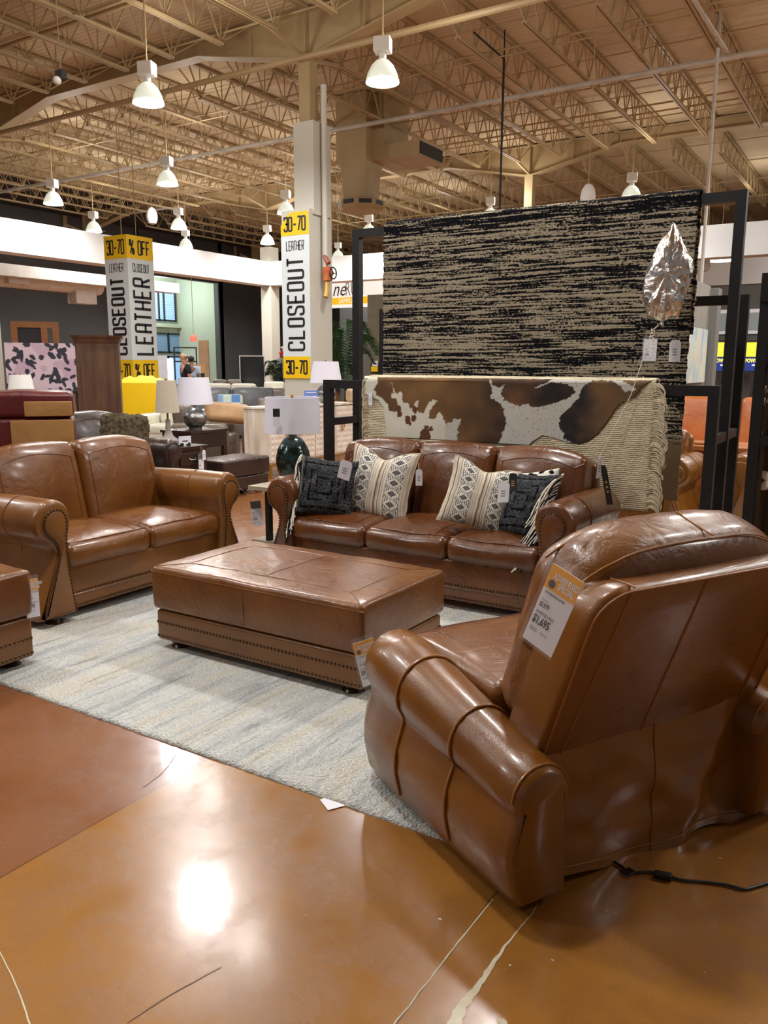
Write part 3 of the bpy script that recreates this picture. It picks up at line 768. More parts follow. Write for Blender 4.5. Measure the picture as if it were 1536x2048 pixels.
# ---------------------------------------------------------------- power recliner seen from behind
O_ = Vector((-.83, 1.87, 0)); S_ = Vector((.485, .875, 0)); F_ = Vector((-.875, .485, 0))
def make_recliner(label, loc, rz, group=None):
    t = thing('recliner', label, 'recliner', loc, rz, group)
    W = 1.21
    def arm(side):
        # profile of arm and body side in (s, z); s grows inwards from the outer side
        secs = []; YS = [-.095, -.088, -.07, .03, .12, .25, .40, .55, .66, .76, .82, .85]
        for y in YS:
            k = (y + .06) / .9
            zt = .435 + .142 * min(1, max(0, k * 1.2)) ; r = .092 + .030 * min(1, max(0, k * 1.3))
            cx, cz = .118 + .015 * k, zt - r
            P = [(.20, .03), (.045, .03), (.018, .08), (.0, .17), (.004, .25), (.03, .315 + .03 * k)]
            P = [(a, b) for a, b in P]
            for q in range(13):
                an = radians(215 - q * 19); P.append((cx + r * cos(an) * 1.05, cz + r * sin(an)))
            P += [(.20, .36)]
            ins = 0
            if y > .70: ins = .10 * ((y - .70) / .15) ** 3
            if y < -.07: ins = .022 * ((-.07 - y) / .025) ** 2
            c0 = Vector((.14, .34)); Q = []
            for a, b in P:
                v = Vector((a, b)); d_ = (c0 - v)
                if d_.length > 0: v = v + d_.normalized() * min(ins, d_.length * .6)
                Q.append(v)
            secs.append((y, Q))
        def X(s): return s if side < 0 else W - s
        S3 = [[(X(q.x), y + (.05 * max(0, .32 - q.y) * -1 if y > .6 else 0), q.y) for q in Q] for y, Q in secs]
        # front of the body leans forward at the foot less than at the roll
        if side < 0: S3 = [list(reversed(s)) for s in S3]
        o = MB().loft(S3).build('arm', 'cognac', t, angle=60)
        w = MB()
        for yy in (.22, .52):
            i = max(k for k in range(len(YS)) if YS[k] <= yy); f = (yy - YS[i]) / (YS[i + 1] - YS[i])
            a, b = S3[i], S3[i + 1]
            L = [Vector(p).lerp(Vector(q), f) for p, q in zip(a, b)]
            L = [p for p in L if not (p.z < .035 or (abs(X(.20) - p.x) < .001))]
            cen = Vector((X(.14), yy, .34)); L = [p + (p - cen).normalized() * .001 for p in L]
            w.tube(spline([p + (p - cen).normalized() * .0015 for p in L], 3), .0052, 8)
        # rim seam of the rolled end
        i = 2; L = [Vector(p) for p in S3[i] if p[2] > .34]; cen = Vector((X(.14), YS[i], .4))
        w.tube(spline([p + (p - cen).normalized() * .0005 for p in L], 3), .0035, 6)
        w.build('welt', 'piping', o)
        return o
    arm(-1); arm(1)
    MB().rbox((W / 2, .46, .19), (W - .44, .66, .30), .03, (3, 3, 3)).build('base', 'espresso', t)
    seat_cushion(t, .245, W - .245, .33, .50, .0, .62, 'cognac_soft')
    o = [c for c in t.children if c.name.startswith('seat_cushion')][-1]
    o.matrix_local = Matrix.Translation((W, .92, 0)) @ Matrix.Rotation(pi, 4, 'Z')
    # footrest pad under the seat front
    MB().rbox((W / 2, .885, .22), (W - .50, .08, .32), .03, (6, 2, 4)).build('footrest', 'cognac', t)
    # leaning back shell: outline in (s, h) along the slope
    def slab(u, v, w_):     # s, height along slope, offset forwards
        z = .325 + v * .945; y = .035 - v * .36 + w_
        return (u, y, z)
    HT = .655; s0, s1 = .170, W - .115; rc = .12
    out = [(s0, 0), (s1, 0)] + [(s1 - rc + rc * cos(radians(a)), HT - rc * .9 + rc * .9 * sin(radians(a))) for a in range(0, 91, 15)] + [(s0 + rc - rc * sin(radians(a)), HT - rc * .9 + rc * .9 * cos(radians(a))) for a in range(0, 91, 15)]
    out = [Vector(p) for p in out]
    flare = lambda p, k: Vector((p.x, p.y))
    secs = []
    for off, d in ((-.0, .026), (.004, .012), (.018, .002), (.03, 0), (.11, 0), (.165, .004), (.18, .03)):
        secs.append([slab(p.x, p.y, off) for p in inset(out, d)])
    b = MB().loft([list(s) for s in secs][::-1]).build('backrest', 'cognac', t, angle=50)
    w = MB()
    ed = [p for p in inset(out, .012) if p.y > .0]
    w.tube([slab(p.x, p.y, .001) for p in inset(out, .016)[1:]] + [slab(out[0].x + .016, .01, .001)], .0042, 6)
    for s_a, s_b in ((s0 + .075, s0 + .115), (s0 + .40, s0 + .40), (s1 - .075, s1 - .115)):
        w.tube([slab(s_a + (s_b - s_a) * k / 8, .0 + (HT - .02) * k / 8, -.001) for k in range(9)], .0032, 5)
    w.tube([slab(s0 + .12, HT - .002, .0), slab(s0 + .12, HT + .001, .03), slab(s0 + .12, HT + .001, .09)], .003, 5)
    w.build('seam', 'stitch', b)
    # loose pillow on the front of the back, standing above it
    def pil(p, u):
        k = max(0, 1 - u[0] ** 2) * max(0, 1 - u[2] ** 2)
        y = p.y + (.05 * k if p.y > 0 else -.012 * k)
        z = p.z + (.035 * (1 - u[0] ** 2) if p.z > 0 else 0) - .075 * max(0, abs(u[0]) - .45) ** 2 * 3 * (1 if p.z > 0 else 0)
        z += .006 * nz(p.x * 1, p.y, 1, 12) * (1 if u[2] > .5 else 0); y += .005 * nz(p.x, p.z, 4, 8)
        return (p.x, y, z)
    R = Matrix.Rotation(radians(19), 3, 'X')
    pw = W - .33
    c = Vector((W / 2 + .025, .075, .728))
    pl = MB().rbox(c, (pw, .24, .62), .09, (14, 3, 12), 4, pil, rot=R).build('back_pillow', 'cognac_soft', t)
    s = MB()
    for side, yy in ((-1, -.085), (1, .06)):
        P = []
        for k in range(25):
            u = -1 + 2 * k / 24; q = Vector((u * pw / 2 * .96, yy, .31 - .012)); q = R @ Vector(pil(q, (u * .96, yy / .12, 1))); P.append(q + c + Vector((0, 0, .003)))
        s.tube(P, .0035, 6)
    P = [R @ Vector(pil(Vector((.04, -.09 + .15 * k / 5, .31)), (.1, 0, 1))) + c + Vector((0, 0, .001)) for k in range(6)]; s.tube(P, .0025, 5)
    for sx in (-1, 1):
        s.tube([R @ Vector((sx * (pw / 2 + .001), -.03, -.28 + .5 * k / 6)) + c for k in range(7)], .003, 5)
    s.build('seam', 'piping', pl)
    # loose flap that hangs over the mechanism at the back
    fx0, fx1 = .200, W - .15
    def flap(u, v):
        x = fx0 + (fx1 - fx0) * u
        z = .43 - v * .41 + (.018 * sin(u * 9 + 1) * v * v - .03 * u * v)
        y = .006 - .035 * v - .02 * (1 - v) ** 4 * 0 + .012 * sin(u * 14 + v * 3) * v + .010 * nz(u * 3, v * 3, 1, 2) * min(1, v * 3)
        y += -.016 * min(1, v * 2.5) * math.exp(-((u - v * .6 - .25) / .09) ** 2) - .012 * math.exp(-((u - .9 + v * .3) / .07) ** 2)
        return (x, y, z)
    f = MB().grid(48, 24, flap)
    n0 = len(f.V); f.grid(48, 24, lambda u, v: tuple(Vector(flap(u, v)) + Vector((0, .006, 0))))
    f.build('back_flap', 'cognac', t, angle=60)
    q = MB(); q.tube([tuple(Vector(flap(.0, k / 12)) - Vector((0, .001, 0))) for k in range(13)], .005, 6); q.tube([tuple(Vector(flap(k / 24, .93)) - Vector((0, .002, 0))) for k in range(25)], .002, 5)
    q.tube([tuple(Vector(flap(.50 - .02 * k / 12, k / 12)) - Vector((0, .0015, 0))) for k in range(13)], .0022, 5)
    q.build('seam', 'stitch', t)
    g = MB().box(.18, W - .18, .10, .12, .03, .36); g.build('dust_cover', 'black', t, smooth=False)
    for x in (.1, W - .1):
        for y in (.05, .72): MB().box(x - .03, x + .03, y - .03, y + .03, 0, .04).build('foot', 'black', t, smooth=False)
    return t
RZ = atan2(.875, .485)
make_recliner('brown leather power recliner seen from behind, largest thing in front, with price card', O_, RZ)
M['cable'] = mat('black_cable', (16, 16, 17), .4)
# its power lead with an inline switch
t = thing('power_cord', 'black power cord with a small inline connector running out from under the recliner', 'cord', tuple(on_z(1345, 1752, .0)))
P = [on_z(x, y, .006) for x, y in ((1225, 1722), (1243, 1733), (1262, 1745), (1300, 1744), (1335, 1752), (1365, 1760), (1410, 1764), (1450, 1769), (1488, 1778), (1515, 1772), (1560, 1760), (1640, 1748))]
MB().tube([p - t.location for p in spline(P, 6)], .0042, 8).build('cable', 'cable', t)
P2 = [on_z(x, y, .006) for x, y in ((1240, 1742), (1255, 1750), (1268, 1744), (1255, 1736))]
MB().tube([p - t.location for p in spline(P2, 6)], .0035, 8).build('loop', 'cable', t)
a, b_ = on_z(1308, 1747, .012), on_z(1345, 1755, .012)
dv = (b_ - a).normalized(); bm = MB().rbox((0, 0, 0), ((b_ - a).length, .022, .02), .006, (3, 2, 2)); bm.xf(Matrix.Translation((a + b_) / 2 - t.location) @ Matrix.Rotation(atan2(dv.y, dv.x), 4, 'Z'))
bm.build('connector', 'cable', t)
# second seat of the same leather at the right edge
r2 = make_recliner('brown leather recliner at the right edge beyond the large recliner, mostly hidden', (.36, 3.12, 0), RZ + radians(12))
# ================================================================ RUGS, RACK, PILLOWS, TAGS
def rug_material(name, ramp, scale, det, bump, bscale, contrast=None, dist=0, rot=0, extra=None):
    m = bpy.data.materials.new(name); m.use_nodes = True; nt = m.node_tree; N = nt.nodes; L = nt.links; b = N['Principled BSDF']
    b.inputs['Roughness'].default_value = .9; b.inputs['Specular IOR Level'].default_value = .15; b.inputs['Sheen Weight'].default_value = .15
    tc = N.new('ShaderNodeTexCoord'); mp = N.new('ShaderNodeMapping'); mp.inputs['Scale'].default_value = scale; L.new(tc.outputs['Object'], mp.inputs[0])
    n = N.new('ShaderNodeTexNoise'); n.inputs['Scale'].default_value = 1; n.inputs['Detail'].default_value = det; n.inputs['Distortion'].default_value = dist
    n.inputs['Roughness'].default_value = .62
    L.new(mp.outputs[0], n.inputs['Vector'])
    r = N.new('ShaderNodeValToRGB'); e = r.color_ramp.elements
    while len(e) < len(ramp): e.new(.5)
    for k, (p, c) in enumerate(ramp): e[k].position = p; e[k].color = lin(c)
    L.new(n.outputs['Fac'], r.inputs[0])
    n2 = N.new('ShaderNodeTexNoise'); n2.inputs['Scale'].default_value = bscale; n2.inputs['Detail'].default_value = 4; L.new(tc.outputs['Object'], n2.inputs['Vector'])
    mx = N.new('ShaderNodeMix'); mx.data_type = 'RGBA'; mx.blend_type = 'MULTIPLY'; mx.inputs[0].default_value = .5
    cr = N.new('ShaderNodeValToRGB'); cr.color_ramp.elements[0].position = .3; cr.color_ramp.elements[1].position = .65
    cr.color_ramp.elements[0].color = (.45, .45, .45, 1); cr.color_ramp.elements[1].color = (1, 1, 1, 1)
    L.new(n2.outputs['Fac'], cr.inputs[0]); L.new(r.outputs[0], mx.inputs[6]); L.new(cr.outputs[0], mx.inputs[7]); L.new(mx.outputs[2], b.inputs['Base Color'])
    mp3 = N.new('ShaderNodeMapping'); mp3.inputs['Scale'].default_value = (26, 2.2, 1); L.new(tc.outputs['Object'], mp3.inputs[0])
    n3 = N.new('ShaderNodeTexNoise'); n3.inputs['Scale'].default_value = 1; n3.inputs['Detail'].default_value = 6; n3.inputs['Distortion'].default_value = .6; L.new(mp3.outputs[0], n3.inputs['Vector'])
    c3 = N.new('ShaderNodeValToRGB'); c3.color_ramp.elements[0].position = .30; c3.color_ramp.elements[1].position = .44; c3.color_ramp.elements[0].color = (.52, .54, .58, 1); c3.color_ramp.elements[1].color = (1, 1, 1, 1); L.new(n3.outputs['Fac'], c3.inputs[0])
    m3 = N.new('ShaderNodeMix'); m3.data_type = 'RGBA'; m3.blend_type = 'MULTIPLY'; m3.inputs[0].default_value = .8; L.new(mx.outputs[2], m3.inputs[6]); L.new(c3.outputs[0], m3.inputs[7]); L.new(m3.outputs[2], b.inputs['Base Color'])
    bp = N.new('ShaderNodeBump'); bp.inputs['Strength'].default_value = bump; bp.inputs['Distance'].default_value = .02
    L.new(n2.outputs['Fac'], bp.inputs['Height']); L.new(bp.outputs[0], b.inputs['Normal'])
    return m
M['shag'] = rug_material('shag_rug_wool', [(.30, (140, 144, 150)), (.38, (202, 206, 206)), (.50, (232, 234, 230)), (.60, (234, 229, 214)), (.72, (208, 212, 210))], (6.5, .8, 1), 7, 1.0, 95, dist=.8)
RX0, RX1, RY0, RY1 = -4.85, -.80, 2.088, 4.62
def shag(u, v):
    x = RX0 + (RX1 - RX0) * u; y = RY0 + (RY1 - RY0) * v
    e = min(u, 1 - u) * (RX1 - RX0), min(v, 1 - v) * (RY1 - RY0); d = min(e)
    y += (.006 * nz(x, 0, 1, 7) + .003 * nz(x, 1, 1, 40)) * (1 if v < .01 else 0)
    z = RUGZ * min(1, .35 + d / .03) + .0035 * nz(x, y, 0, 38)
    return (x, y, z)
rug = MB().grid(300, 190, shag)
n0 = len(rug.V)
edge = [i for i in range(301)]
rug.add([(shag(i / 300, 0)[0], shag(i / 300, 0)[1], .0) for i in range(301)], [])
rug.F += [(i, n0 + i, n0 + i + 1, i + 1) for i in range(300)]
tag(rug.build('area_rug', 'shag', angle=80), 'pale grey and cream striped shag rug under the ottoman and sofas', 'rug')

# cracks and flecks in the floor
M['crackfill'] = mat('crack_filler', (214, 206, 182), .5, col2=(196, 184, 156), nscale=20)
M['crackdark'] = mat('crack_dark', (92, 58, 26), .4)
def crack(pts, widths, m, z=.0011):
    P = [on_z(x, y, z) for x, y in pts]; P = spline(P, 5); b = MB(); n = len(P); V = []
    for i, p in enumerate(P):
        t = (P[min(i + 1, n - 1)] - P[max(i - 1, 0)]).normalized(); s = Vector((-t.y, t.x, 0)); f = i / (n - 1) * (len(widths) - 1); k = min(int(f), len(widths) - 2)
        w = widths[k] + (widths[k + 1] - widths[k]) * (f - k); w *= 1 + .5 * nz(i * .9, 1, w * 9); j = .003 * nz(i * .5, 7, 3)
        V += [p + s * (w / 2 + j), p - s * (w / 2 - j)]
    b.add(V, [(2 * i, 2 * i + 1, 2 * i + 3, 2 * i + 2) for i in range(n - 1)])
    return struct(b.build('floor_crack', m, smooth=False))
crack([(1074, 1808), (1062, 1830), (1040, 1855), (1010, 1893), (985, 1928), (968, 1955), (946, 1985), (925, 2012), (908, 2048), (895, 2085)], [.002, .003, .004, .012, .014, .022, .03, .03], 'crackfill')
crack([(986, 1797), (935, 1861), (890, 1918), (840, 1983), (788, 2048)], [.003, .0045, .003, .004], 'crackfill', .0008)
crack([(352, 1507), (338, 1530), (322, 1548), (304, 1562), (286, 1575)], [.003, .002, .003], 'crackdark')
crack([(255, 2046), (340, 1990), (442, 1934)], [.002, .003, .002], 'crackdark')
crack([(60, 2048), (36, 1980), (0, 1905), (-30, 1850)], [.004, .003, .003], 'crackfill', .0008)
for x, y, r in ((1213, 1822, .008), (1231, 1826, .006), (1004, 2043, .014), (1020, 1930, .004), (880, 1838, .006), (1410, 1945, .003), (1357, 1675, .004), (1440, 1716, .005), (1105, 1920, .004)):
    p = on_z(x, y, .0009); a = [p + Vector((r * (1 + .5 * nz(k, x)) * cos(k * pi / 4), r * .7 * (1 + .5 * nz(x, k)) * sin(k * pi / 4), 0)) for k in range(8)]
    struct(MB().add(a, [tuple(range(8))]).build('floor_fleck', 'crackfill', smooth=False))
# price leaflet half under the rug
a, b_, c, d = on_z(640, 1600, .002), on_z(656, 1621, .002), on_z(690, 1612, .002), on_z(672, 1588, .002)
tag(MB().add([a, b_, c, d] + [q + Vector((0, 0, .0015)) for q in (a, b_, c, d)], [(0, 1, 2, 3), (7, 6, 5, 4), (0, 4, 5, 1), (1, 5, 6, 2), (2, 6, 7, 3), (3, 7, 4, 0)]).build('paper_slip', 'card', smooth=False), 'small white paper slip lying on the floor half under the rug edge', 'paper')

# ---------------------------------------------------------------- stepped black display rack
X0, X1 = -3.955, -.919; YF, YM, YR = 5.35, 5.775, 6.20
t = thing('display_rack', 'tall stepped black steel rack that the rugs hang on, behind the sofa', 'rack', ((X0 + X1) / 2, YM, 0))
ox, oy = t.location.x, t.location.y; w = .066
for Y, Z in ((YF, 1.38), (YM, 2.605), (YR, 1.99)):
    for x in (X0 + w / 2, X1 - w / 2): MB().box(x - w / 2 - ox, x + w / 2 - ox, Y - oy, Y - oy + w, 0, Z).build('post', 'black', t, smooth=False)
    MB().box(X0 + w - ox, X1 - w - ox, Y - oy, Y - oy + w, Z - w, Z).build('top_rail', 'black', t, smooth=False)
for Y, Z in ((YF, .16), (YM, .16), (YR, .16)): MB().box(X0 + w - ox, X1 - w - ox, Y - oy + .005, Y - oy + w - .005, Z - .05, Z).build('cross_rail', 'black', t, smooth=False)
for x in (X0 + w / 2, X1 - w / 2):
    for Z in (1.07, .12): MB().box(x - .027 - ox, x + .027 - ox, YF + w - oy, YR - oy, Z - .06, Z).build('side_rail', 'black', t, smooth=False)

# streaked black and tan rug over the tall bar
M['streak'] = None
def streak_material():
    m = bpy.data.materials.new('streaked_rug_wool'); m.use_nodes = True; nt = m.node_tree; N = nt.nodes; L = nt.links; b = N['Principled BSDF']
    b.inputs['Roughness'].default_value = .95; b.inputs['Specular IOR Level'].default_value = .1
    tc = N.new('ShaderNodeTexCoord')
    def tex(scale, det, rough=.6):
        mp = N.new('ShaderNodeMapping'); mp.inputs['Scale'].default_value = scale; L.new(tc.outputs['Object'], mp.inputs[0])
        n = N.new('ShaderNodeTexNoise'); n.inputs['Scale'].default_value = 1; n.inputs['Detail'].default_value = det; n.inputs['Roughness'].default_value = rough
        L.new(mp.outputs[0], n.inputs['Vector']); return n.outputs['Fac']
    def mth(op, a, c):
        n = N.new('ShaderNodeMath'); n.operation = op
        for k, v in enumerate((a, c)):
            if isinstance(v, (int, float)): n.inputs[k].default_value = v
            else: L.new(v, n.inputs[k])
        return n.outputs[0]
    streaks = tex((1.9, 1.9, 62), 4, .55); fine_ = tex((6, 6, 115), 4, .6); bands = tex((.9, .9, 7.5), 3); grit = tex((65, 65, 80), 3)
    f = mth('ADD', mth('ADD', mth('ADD', mth('MULTIPLY', streaks, .62), mth('MULTIPLY', fine_, .38)), mth('MULTIPLY', mth('SUBTRACT', bands, .5), .22)), mth('MULTIPLY', mth('SUBTRACT', grit, .5), .34))
    # the black yarn thins out into plain grey towards the far end of the rug, where a border runs round
    sp = N.new('ShaderNodeSeparateXYZ'); L.new(tc.outputs['Object'], sp.inputs[0])
    fade = N.new('ShaderNodeMapRange'); fade.inputs['From Min'].default_value = .78; fade.inputs['From Max'].default_value = 1.05; fade.inputs['To Min'].default_value = .5; fade.inputs['To Max'].default_value = 0
    L.new(sp.outputs[2], fade.inputs[0]); f = mth('ADD', f, fade.outputs[0])
    topd = N.new('ShaderNodeMapRange'); topd.inputs['From Min'].default_value = 2.44; topd.inputs['From Max'].default_value = 2.56; topd.inputs['To Min'].default_value = 0; topd.inputs['To Max'].default_value = -.04
    L.new(sp.outputs[2], topd.inputs[0]); f = mth('ADD', f, topd.outputs[0])
    r = N.new('ShaderNodeValToRGB'); e = r.color_ramp.elements; e[0].position = .488; e[1].position = .516; e[0].color = lin((20, 20, 25)); e[1].color = lin((168, 156, 134))
    L.new(f, r.inputs[0]); L.new(r.outputs[0], b.inputs['Base Color'])
    bp = N.new('ShaderNodeBump'); bp.inputs['Strength'].default_value = .9; bp.inputs['Distance'].default_value = .02
    L.new(f, bp.inputs['Height']); L.new(bp.outputs[0], b.inputs['Normal'])
    return m
M['streak'] = streak_material()
def drape(x0, x1, yfront, ztop, zbot, over, thick, nu, nv, rough=0.0, wav=.012, yback=None, ripple=1.0):
    """cloth that hangs in front of a bar, folds over it and hangs a little way down behind"""
    yb = yback; Lf = ztop - zbot; Lt = yb - yfront; Lb = over; T = Lf + Lt + Lb
    def fn(u, v):
        s = v * T; x = x0 + (x1 - x0) * u
        if s < Lf: y, z = yfront, zbot + s
        elif s < Lf + Lt:
            a = (s - Lf) / Lt * pi; y = (yfront + yb) / 2 - cos(a) * Lt / 2; z = ztop + sin(a) * Lt * .28
        else: y, z = yb, ztop - (s - Lf - Lt)
        k = min(1, max(0, (ztop - z) / .4))
        sgn = -1 if s < Lf + Lt / 2 else 1
        y += sgn * (.004 + wav * k * (.5 + .5 * nz(x * 1.6 * ripple, z * .5, x0)))
        e = rough * nz(z, x0, u, 26) if (u == 0 or u == 1) else 0
        q = rough * .6 * nz(x, z, 5, 30)
        return (x + e + .004 * nz(z, 2, x0, 6), y + sgn * abs(q), z + (abs(q) * .7 if abs(s - Lf - Lt / 2) < Lt * .5 else 0))
    b = MB().grid(nu, nv, fn); n0 = len(b.V)
    return b
b = drape(-3.625, -1.205, YM - .012, 2.612, .58, .9, .012, 240, 220, rough=.012, yback=YM + w + .012)
o = b.build('hanging_rug', 'streak', angle=80); sol = o.modifiers.new('solid', 'SOLIDIFY'); sol.thickness = .014; sol.offset = 0
tag(o, 'large rug with black and tan streaks hanging from the top of the black rack', 'rug')

# cream woven rug with fringe over the front bar
def weave_material():
    m = mat('cream_wool_weave', (226, 214, 186), .95, col2=(204, 192, 162), nscale=9, stretch=(1, 1, 7), spec=.1)
    nt = m.node_tree; N = nt.nodes; L = nt.links; tc = N.new('ShaderNodeTexCoord')
    w_ = N.new('ShaderNodeTexWave'); w_.bands_direction = 'Z'; w_.inputs['Scale'].default_value = 24; w_.inputs['Distortion'].default_value = 3.2; w_.inputs['Detail'].default_value = 3; w_.inputs['Detail Scale'].default_value = 3
    L.new(tc.outputs['Object'], w_.inputs['Vector'])
    n = N.new('ShaderNodeTexNoise'); n.inputs['Scale'].default_value = 90; L.new(tc.outputs['Object'], n.inputs['Vector'])
    a = N.new('ShaderNodeMath'); a.operation = 'ADD'; L.new(w_.outputs['Fac'], a.inputs[0]); L.new(n.outputs['Fac'], a.inputs[1])
    bp = N.new('ShaderNodeBump'); bp.inputs['Strength'].default_value = .55; bp.inputs['Distance'].default_value = .015
    L.new(a.outputs[0], bp.inputs['Height']); L.new(bp.outputs[0], N['Principled BSDF'].inputs['Normal']); return m
M['weave'] = weave_material(); M['yarn'] = mat('cream_yarn', (222, 210, 184), .9, col2=(198, 186, 160), nscale=40, spec=.1)
CX0, CX1 = -3.50, -1.30
root = thing('fringed_rug', 'cream woven rug with yarn fringe hanging over the low bar of the rack', 'rug', ((CX0 + CX1) / 2, YF, 1.39))
inv = Matrix.Translation(-root.location)
b = drape(CX0, CX1, YF - .014, 1.392, .555, .45, .012, 90, 70, rough=.006, yback=YF + w + .014); b.xf(inv)
o = b.build('cloth', 'weave', root, angle=80); sol = o.modifiers.new('solid', 'SOLIDIFY'); sol.thickness = .012; sol.offset = 0
def fringe(x, sx, z0, z1, n, ln, m='yarn', y=YF - .02):
    b = MB()
    for i in range(n):
        z = z0 + (z1 - z0) * i / (n - 1); l = ln * random.uniform(.75, 1.15); dz = -random.uniform(.03, .075)
        yy = y - random.uniform(.0, .012)
        P = [(x - sx * .01, yy, z), (x + sx * l * .35, yy - .012, z + .006), (x + sx * l * .75, yy - .014, z + dz * .35), (x + sx * l * random.uniform(.85, 1.05), yy - .01, z + dz), (x + sx * l * random.uniform(.8, 1.0), yy - .008, z + dz * 1.6)]
        b.tube(spline(P, 4), .0042, 5)
        if random.random() < .6: b.tube([p + Vector((0, .003, .008)) for p in spline(P, 4)], .0036, 5)
    b.xf(inv); return b
fringe(CX1, 1, .58, 1.375, 62, .085).build('fringe', 'yarn', root)
fringe(CX0, -1, .58, 1.385, 62, .045).build('fringe', 'yarn', root)

# cow hide on top of it
def cow(px, py):
    """which patch of the coat a point of the hide belongs to"""
    return None
hb = on_y(735, 757, YF - .035), on_y(1300, 760, YF - .035)
OUTL = [(729, 752), (732, 770), (728, 785), (738, 793), (757, 800), (767, 815), (771, 845), (775, 880), (790, 930), (1030, 930), (1056, 893), (1064, 884), (1085, 871), (1105, 875), (1135, 885), (1158, 888), (1176, 883), (1196, 868), (1213, 846), (1228, 822), (1240, 808), (1254, 800), (1268, 793), (1276, 785), (1284, 773), (1296, 765), (1322, 758), (1330, 752)]
PATCH = [([(753, 750), (756, 765), (749, 778), (752, 790), (765, 796), (773, 805), (778, 815), (780, 822), (788, 824), (797, 822), (796, 806), (792, 797), (784, 796), (783, 789), (789, 786), (784, 770), (780, 765), (784, 768), (790, 783), (796, 790), (800, 783), (804, 782), (806, 805), (815, 805), (821, 817), (826, 817), (830, 805), (838, 800), (834, 818), (838, 825), (847, 826), (855, 812), (859, 802), (868, 798), (876, 802), (868, 808), (860, 822), (857, 835), (860, 838), (868, 839), (875, 830), (880, 824), (885, 828), (886, 838), (893, 848), (902, 844), (910, 838), (925, 838), (919, 850), (915, 875), (912, 900), (985, 905), (1000, 880), (1012, 850), (1012, 835), (1008, 820), (1000, 808), (992, 800), (981, 795), (985, 785), (983, 772), (978, 764), (985, 750)], (136, 100, 60), (64, 46, 34)),
         ([(978, 750), (985, 770), (1000, 775), (1012, 768), (1005, 777), (1003, 785), (1008, 800), (1022, 807), (1040, 812), (1056, 806), (1062, 814), (1085, 813), (1110, 806), (1140, 795), (1150, 785), (1148, 775), (1135, 768), (1112, 765), (1100, 765), (1080, 775), (1068, 778), (1075, 772), (1098, 763), (1110, 756), (1060, 755), (1055, 750)], (110, 74, 46), (38, 32, 32)),
         ([(1187, 762), (1170, 770), (1162, 780), (1160, 793), (1148, 805), (1140, 815), (1120, 830), (1119, 850), (1121, 860), (1130, 867), (1127, 877), (1140, 884), (1160, 889), (1180, 886), (1200, 870), (1216, 846), (1232, 822), (1250, 800), (1268, 795), (1280, 783), (1292, 770), (1320, 756), (1330, 748), (1232, 748), (1240, 760), (1256, 768), (1268, 775), (1272, 780), (1250, 783), (1240, 772), (1225, 764), (1205, 761)], (112, 84, 56), (40, 36, 36))]
SPOTS = [(816, 840, 6), (820, 846, 4), (828, 836, 5), (798, 818, 5), (799, 827, 5), (853, 856, 4), (862, 857, 4), (850, 873, 11), (855, 863, 4), (830, 820, 5)]
def hide():
    x0, x1 = on_y(726, 800, YF - .03).x, on_y(1330, 800, YF - .03).x; z0, z1 = .95, 1.402
    nu, nv = 420, 110; C = []
    def fn(u, v):
        x = x0 + (x1 - x0) * u; s = v * (z1 - z0 + .12); z = min(z0 + s, z1); y = YF - .034 - .008 * nz(x * 2, z, 2)
        if z0 + s > z1 - .02:
            a = min(1, (z0 + s - z1 + .02) / .14) * pi * .75; y = YF - .034 + (1 - cos(a)) * .05; z = z1 - .02 + sin(a) * .03
        return (x, y, z)
    b = MB().grid(nu, nv, fn)
    keepF = []
    for p in b.V:
        px, py = project(p)
        j = 3.0 * nz(px, py, 0, .16) + 1.6 * nz(px, py, 3, .5)
        qx, qy = px + j, py + 2.5 * nz(px, py, 5, .2)
        c = mixc((226, 222, 208), (206, 202, 186), .5 + .5 * nz(px, py, 1, .03))
        if px > 890:
            k = nz(px, py, 9, .35); c = mixc(c, (176, 176, 172), .6)
            if nz(px, py, 4, .45) > .52: c = (90, 84, 78)
            elif k > .3: c = (196, 194, 188)
        for P, ca, cb in PATCH:
            if in_poly(qx, qy, P):
                d = .30 + .5 * nz(px, py, 2, .02)
                if P is PATCH[0][0]: d += max(0, min(1, (px - 925) / 70)) * .75
                elif P is PATCH[1][0]: d += max(0, min(1, (px - 1060) / 55)) * .9
                else: d += max(0, min(1, (1195 - px) / 45)) * .9 - .15
                c = mixc(ca, cb, max(0, min(1, d))); c = mixc(c, (170, 130, 90), max(0, .22 * nz(px, py, 8, .05)))
        for sx, sy, r in SPOTS:
            if hypot(qx - sx, (qy - sy) * .7) < r: c = (96, 62, 40)
        C.append(lin([max(1.01, v) for v in c]))
    F = []
    for f in b.F:
        px, py = project([sum(b.V[i][k] for i in f) / 4 for k in range(3)])
        if in_poly(px, max(py, 753), OUTL): F.append(f)
    b.F = F
    return b, C
M['hide'] = mat('cow_hair', (200, 190, 180), .75, attr='pattern', bump=.25, bscale=220, spec=.25)
b, C = hide()
o = b.build('cowhide', 'hide', color=C, angle=80); sol = o.modifiers.new('solid', 'SOLIDIFY'); sol.thickness = .006; sol.offset = 0
tag(o, 'brown, black and white cowhide draped on top of the cream fringed rug', 'cowhide')

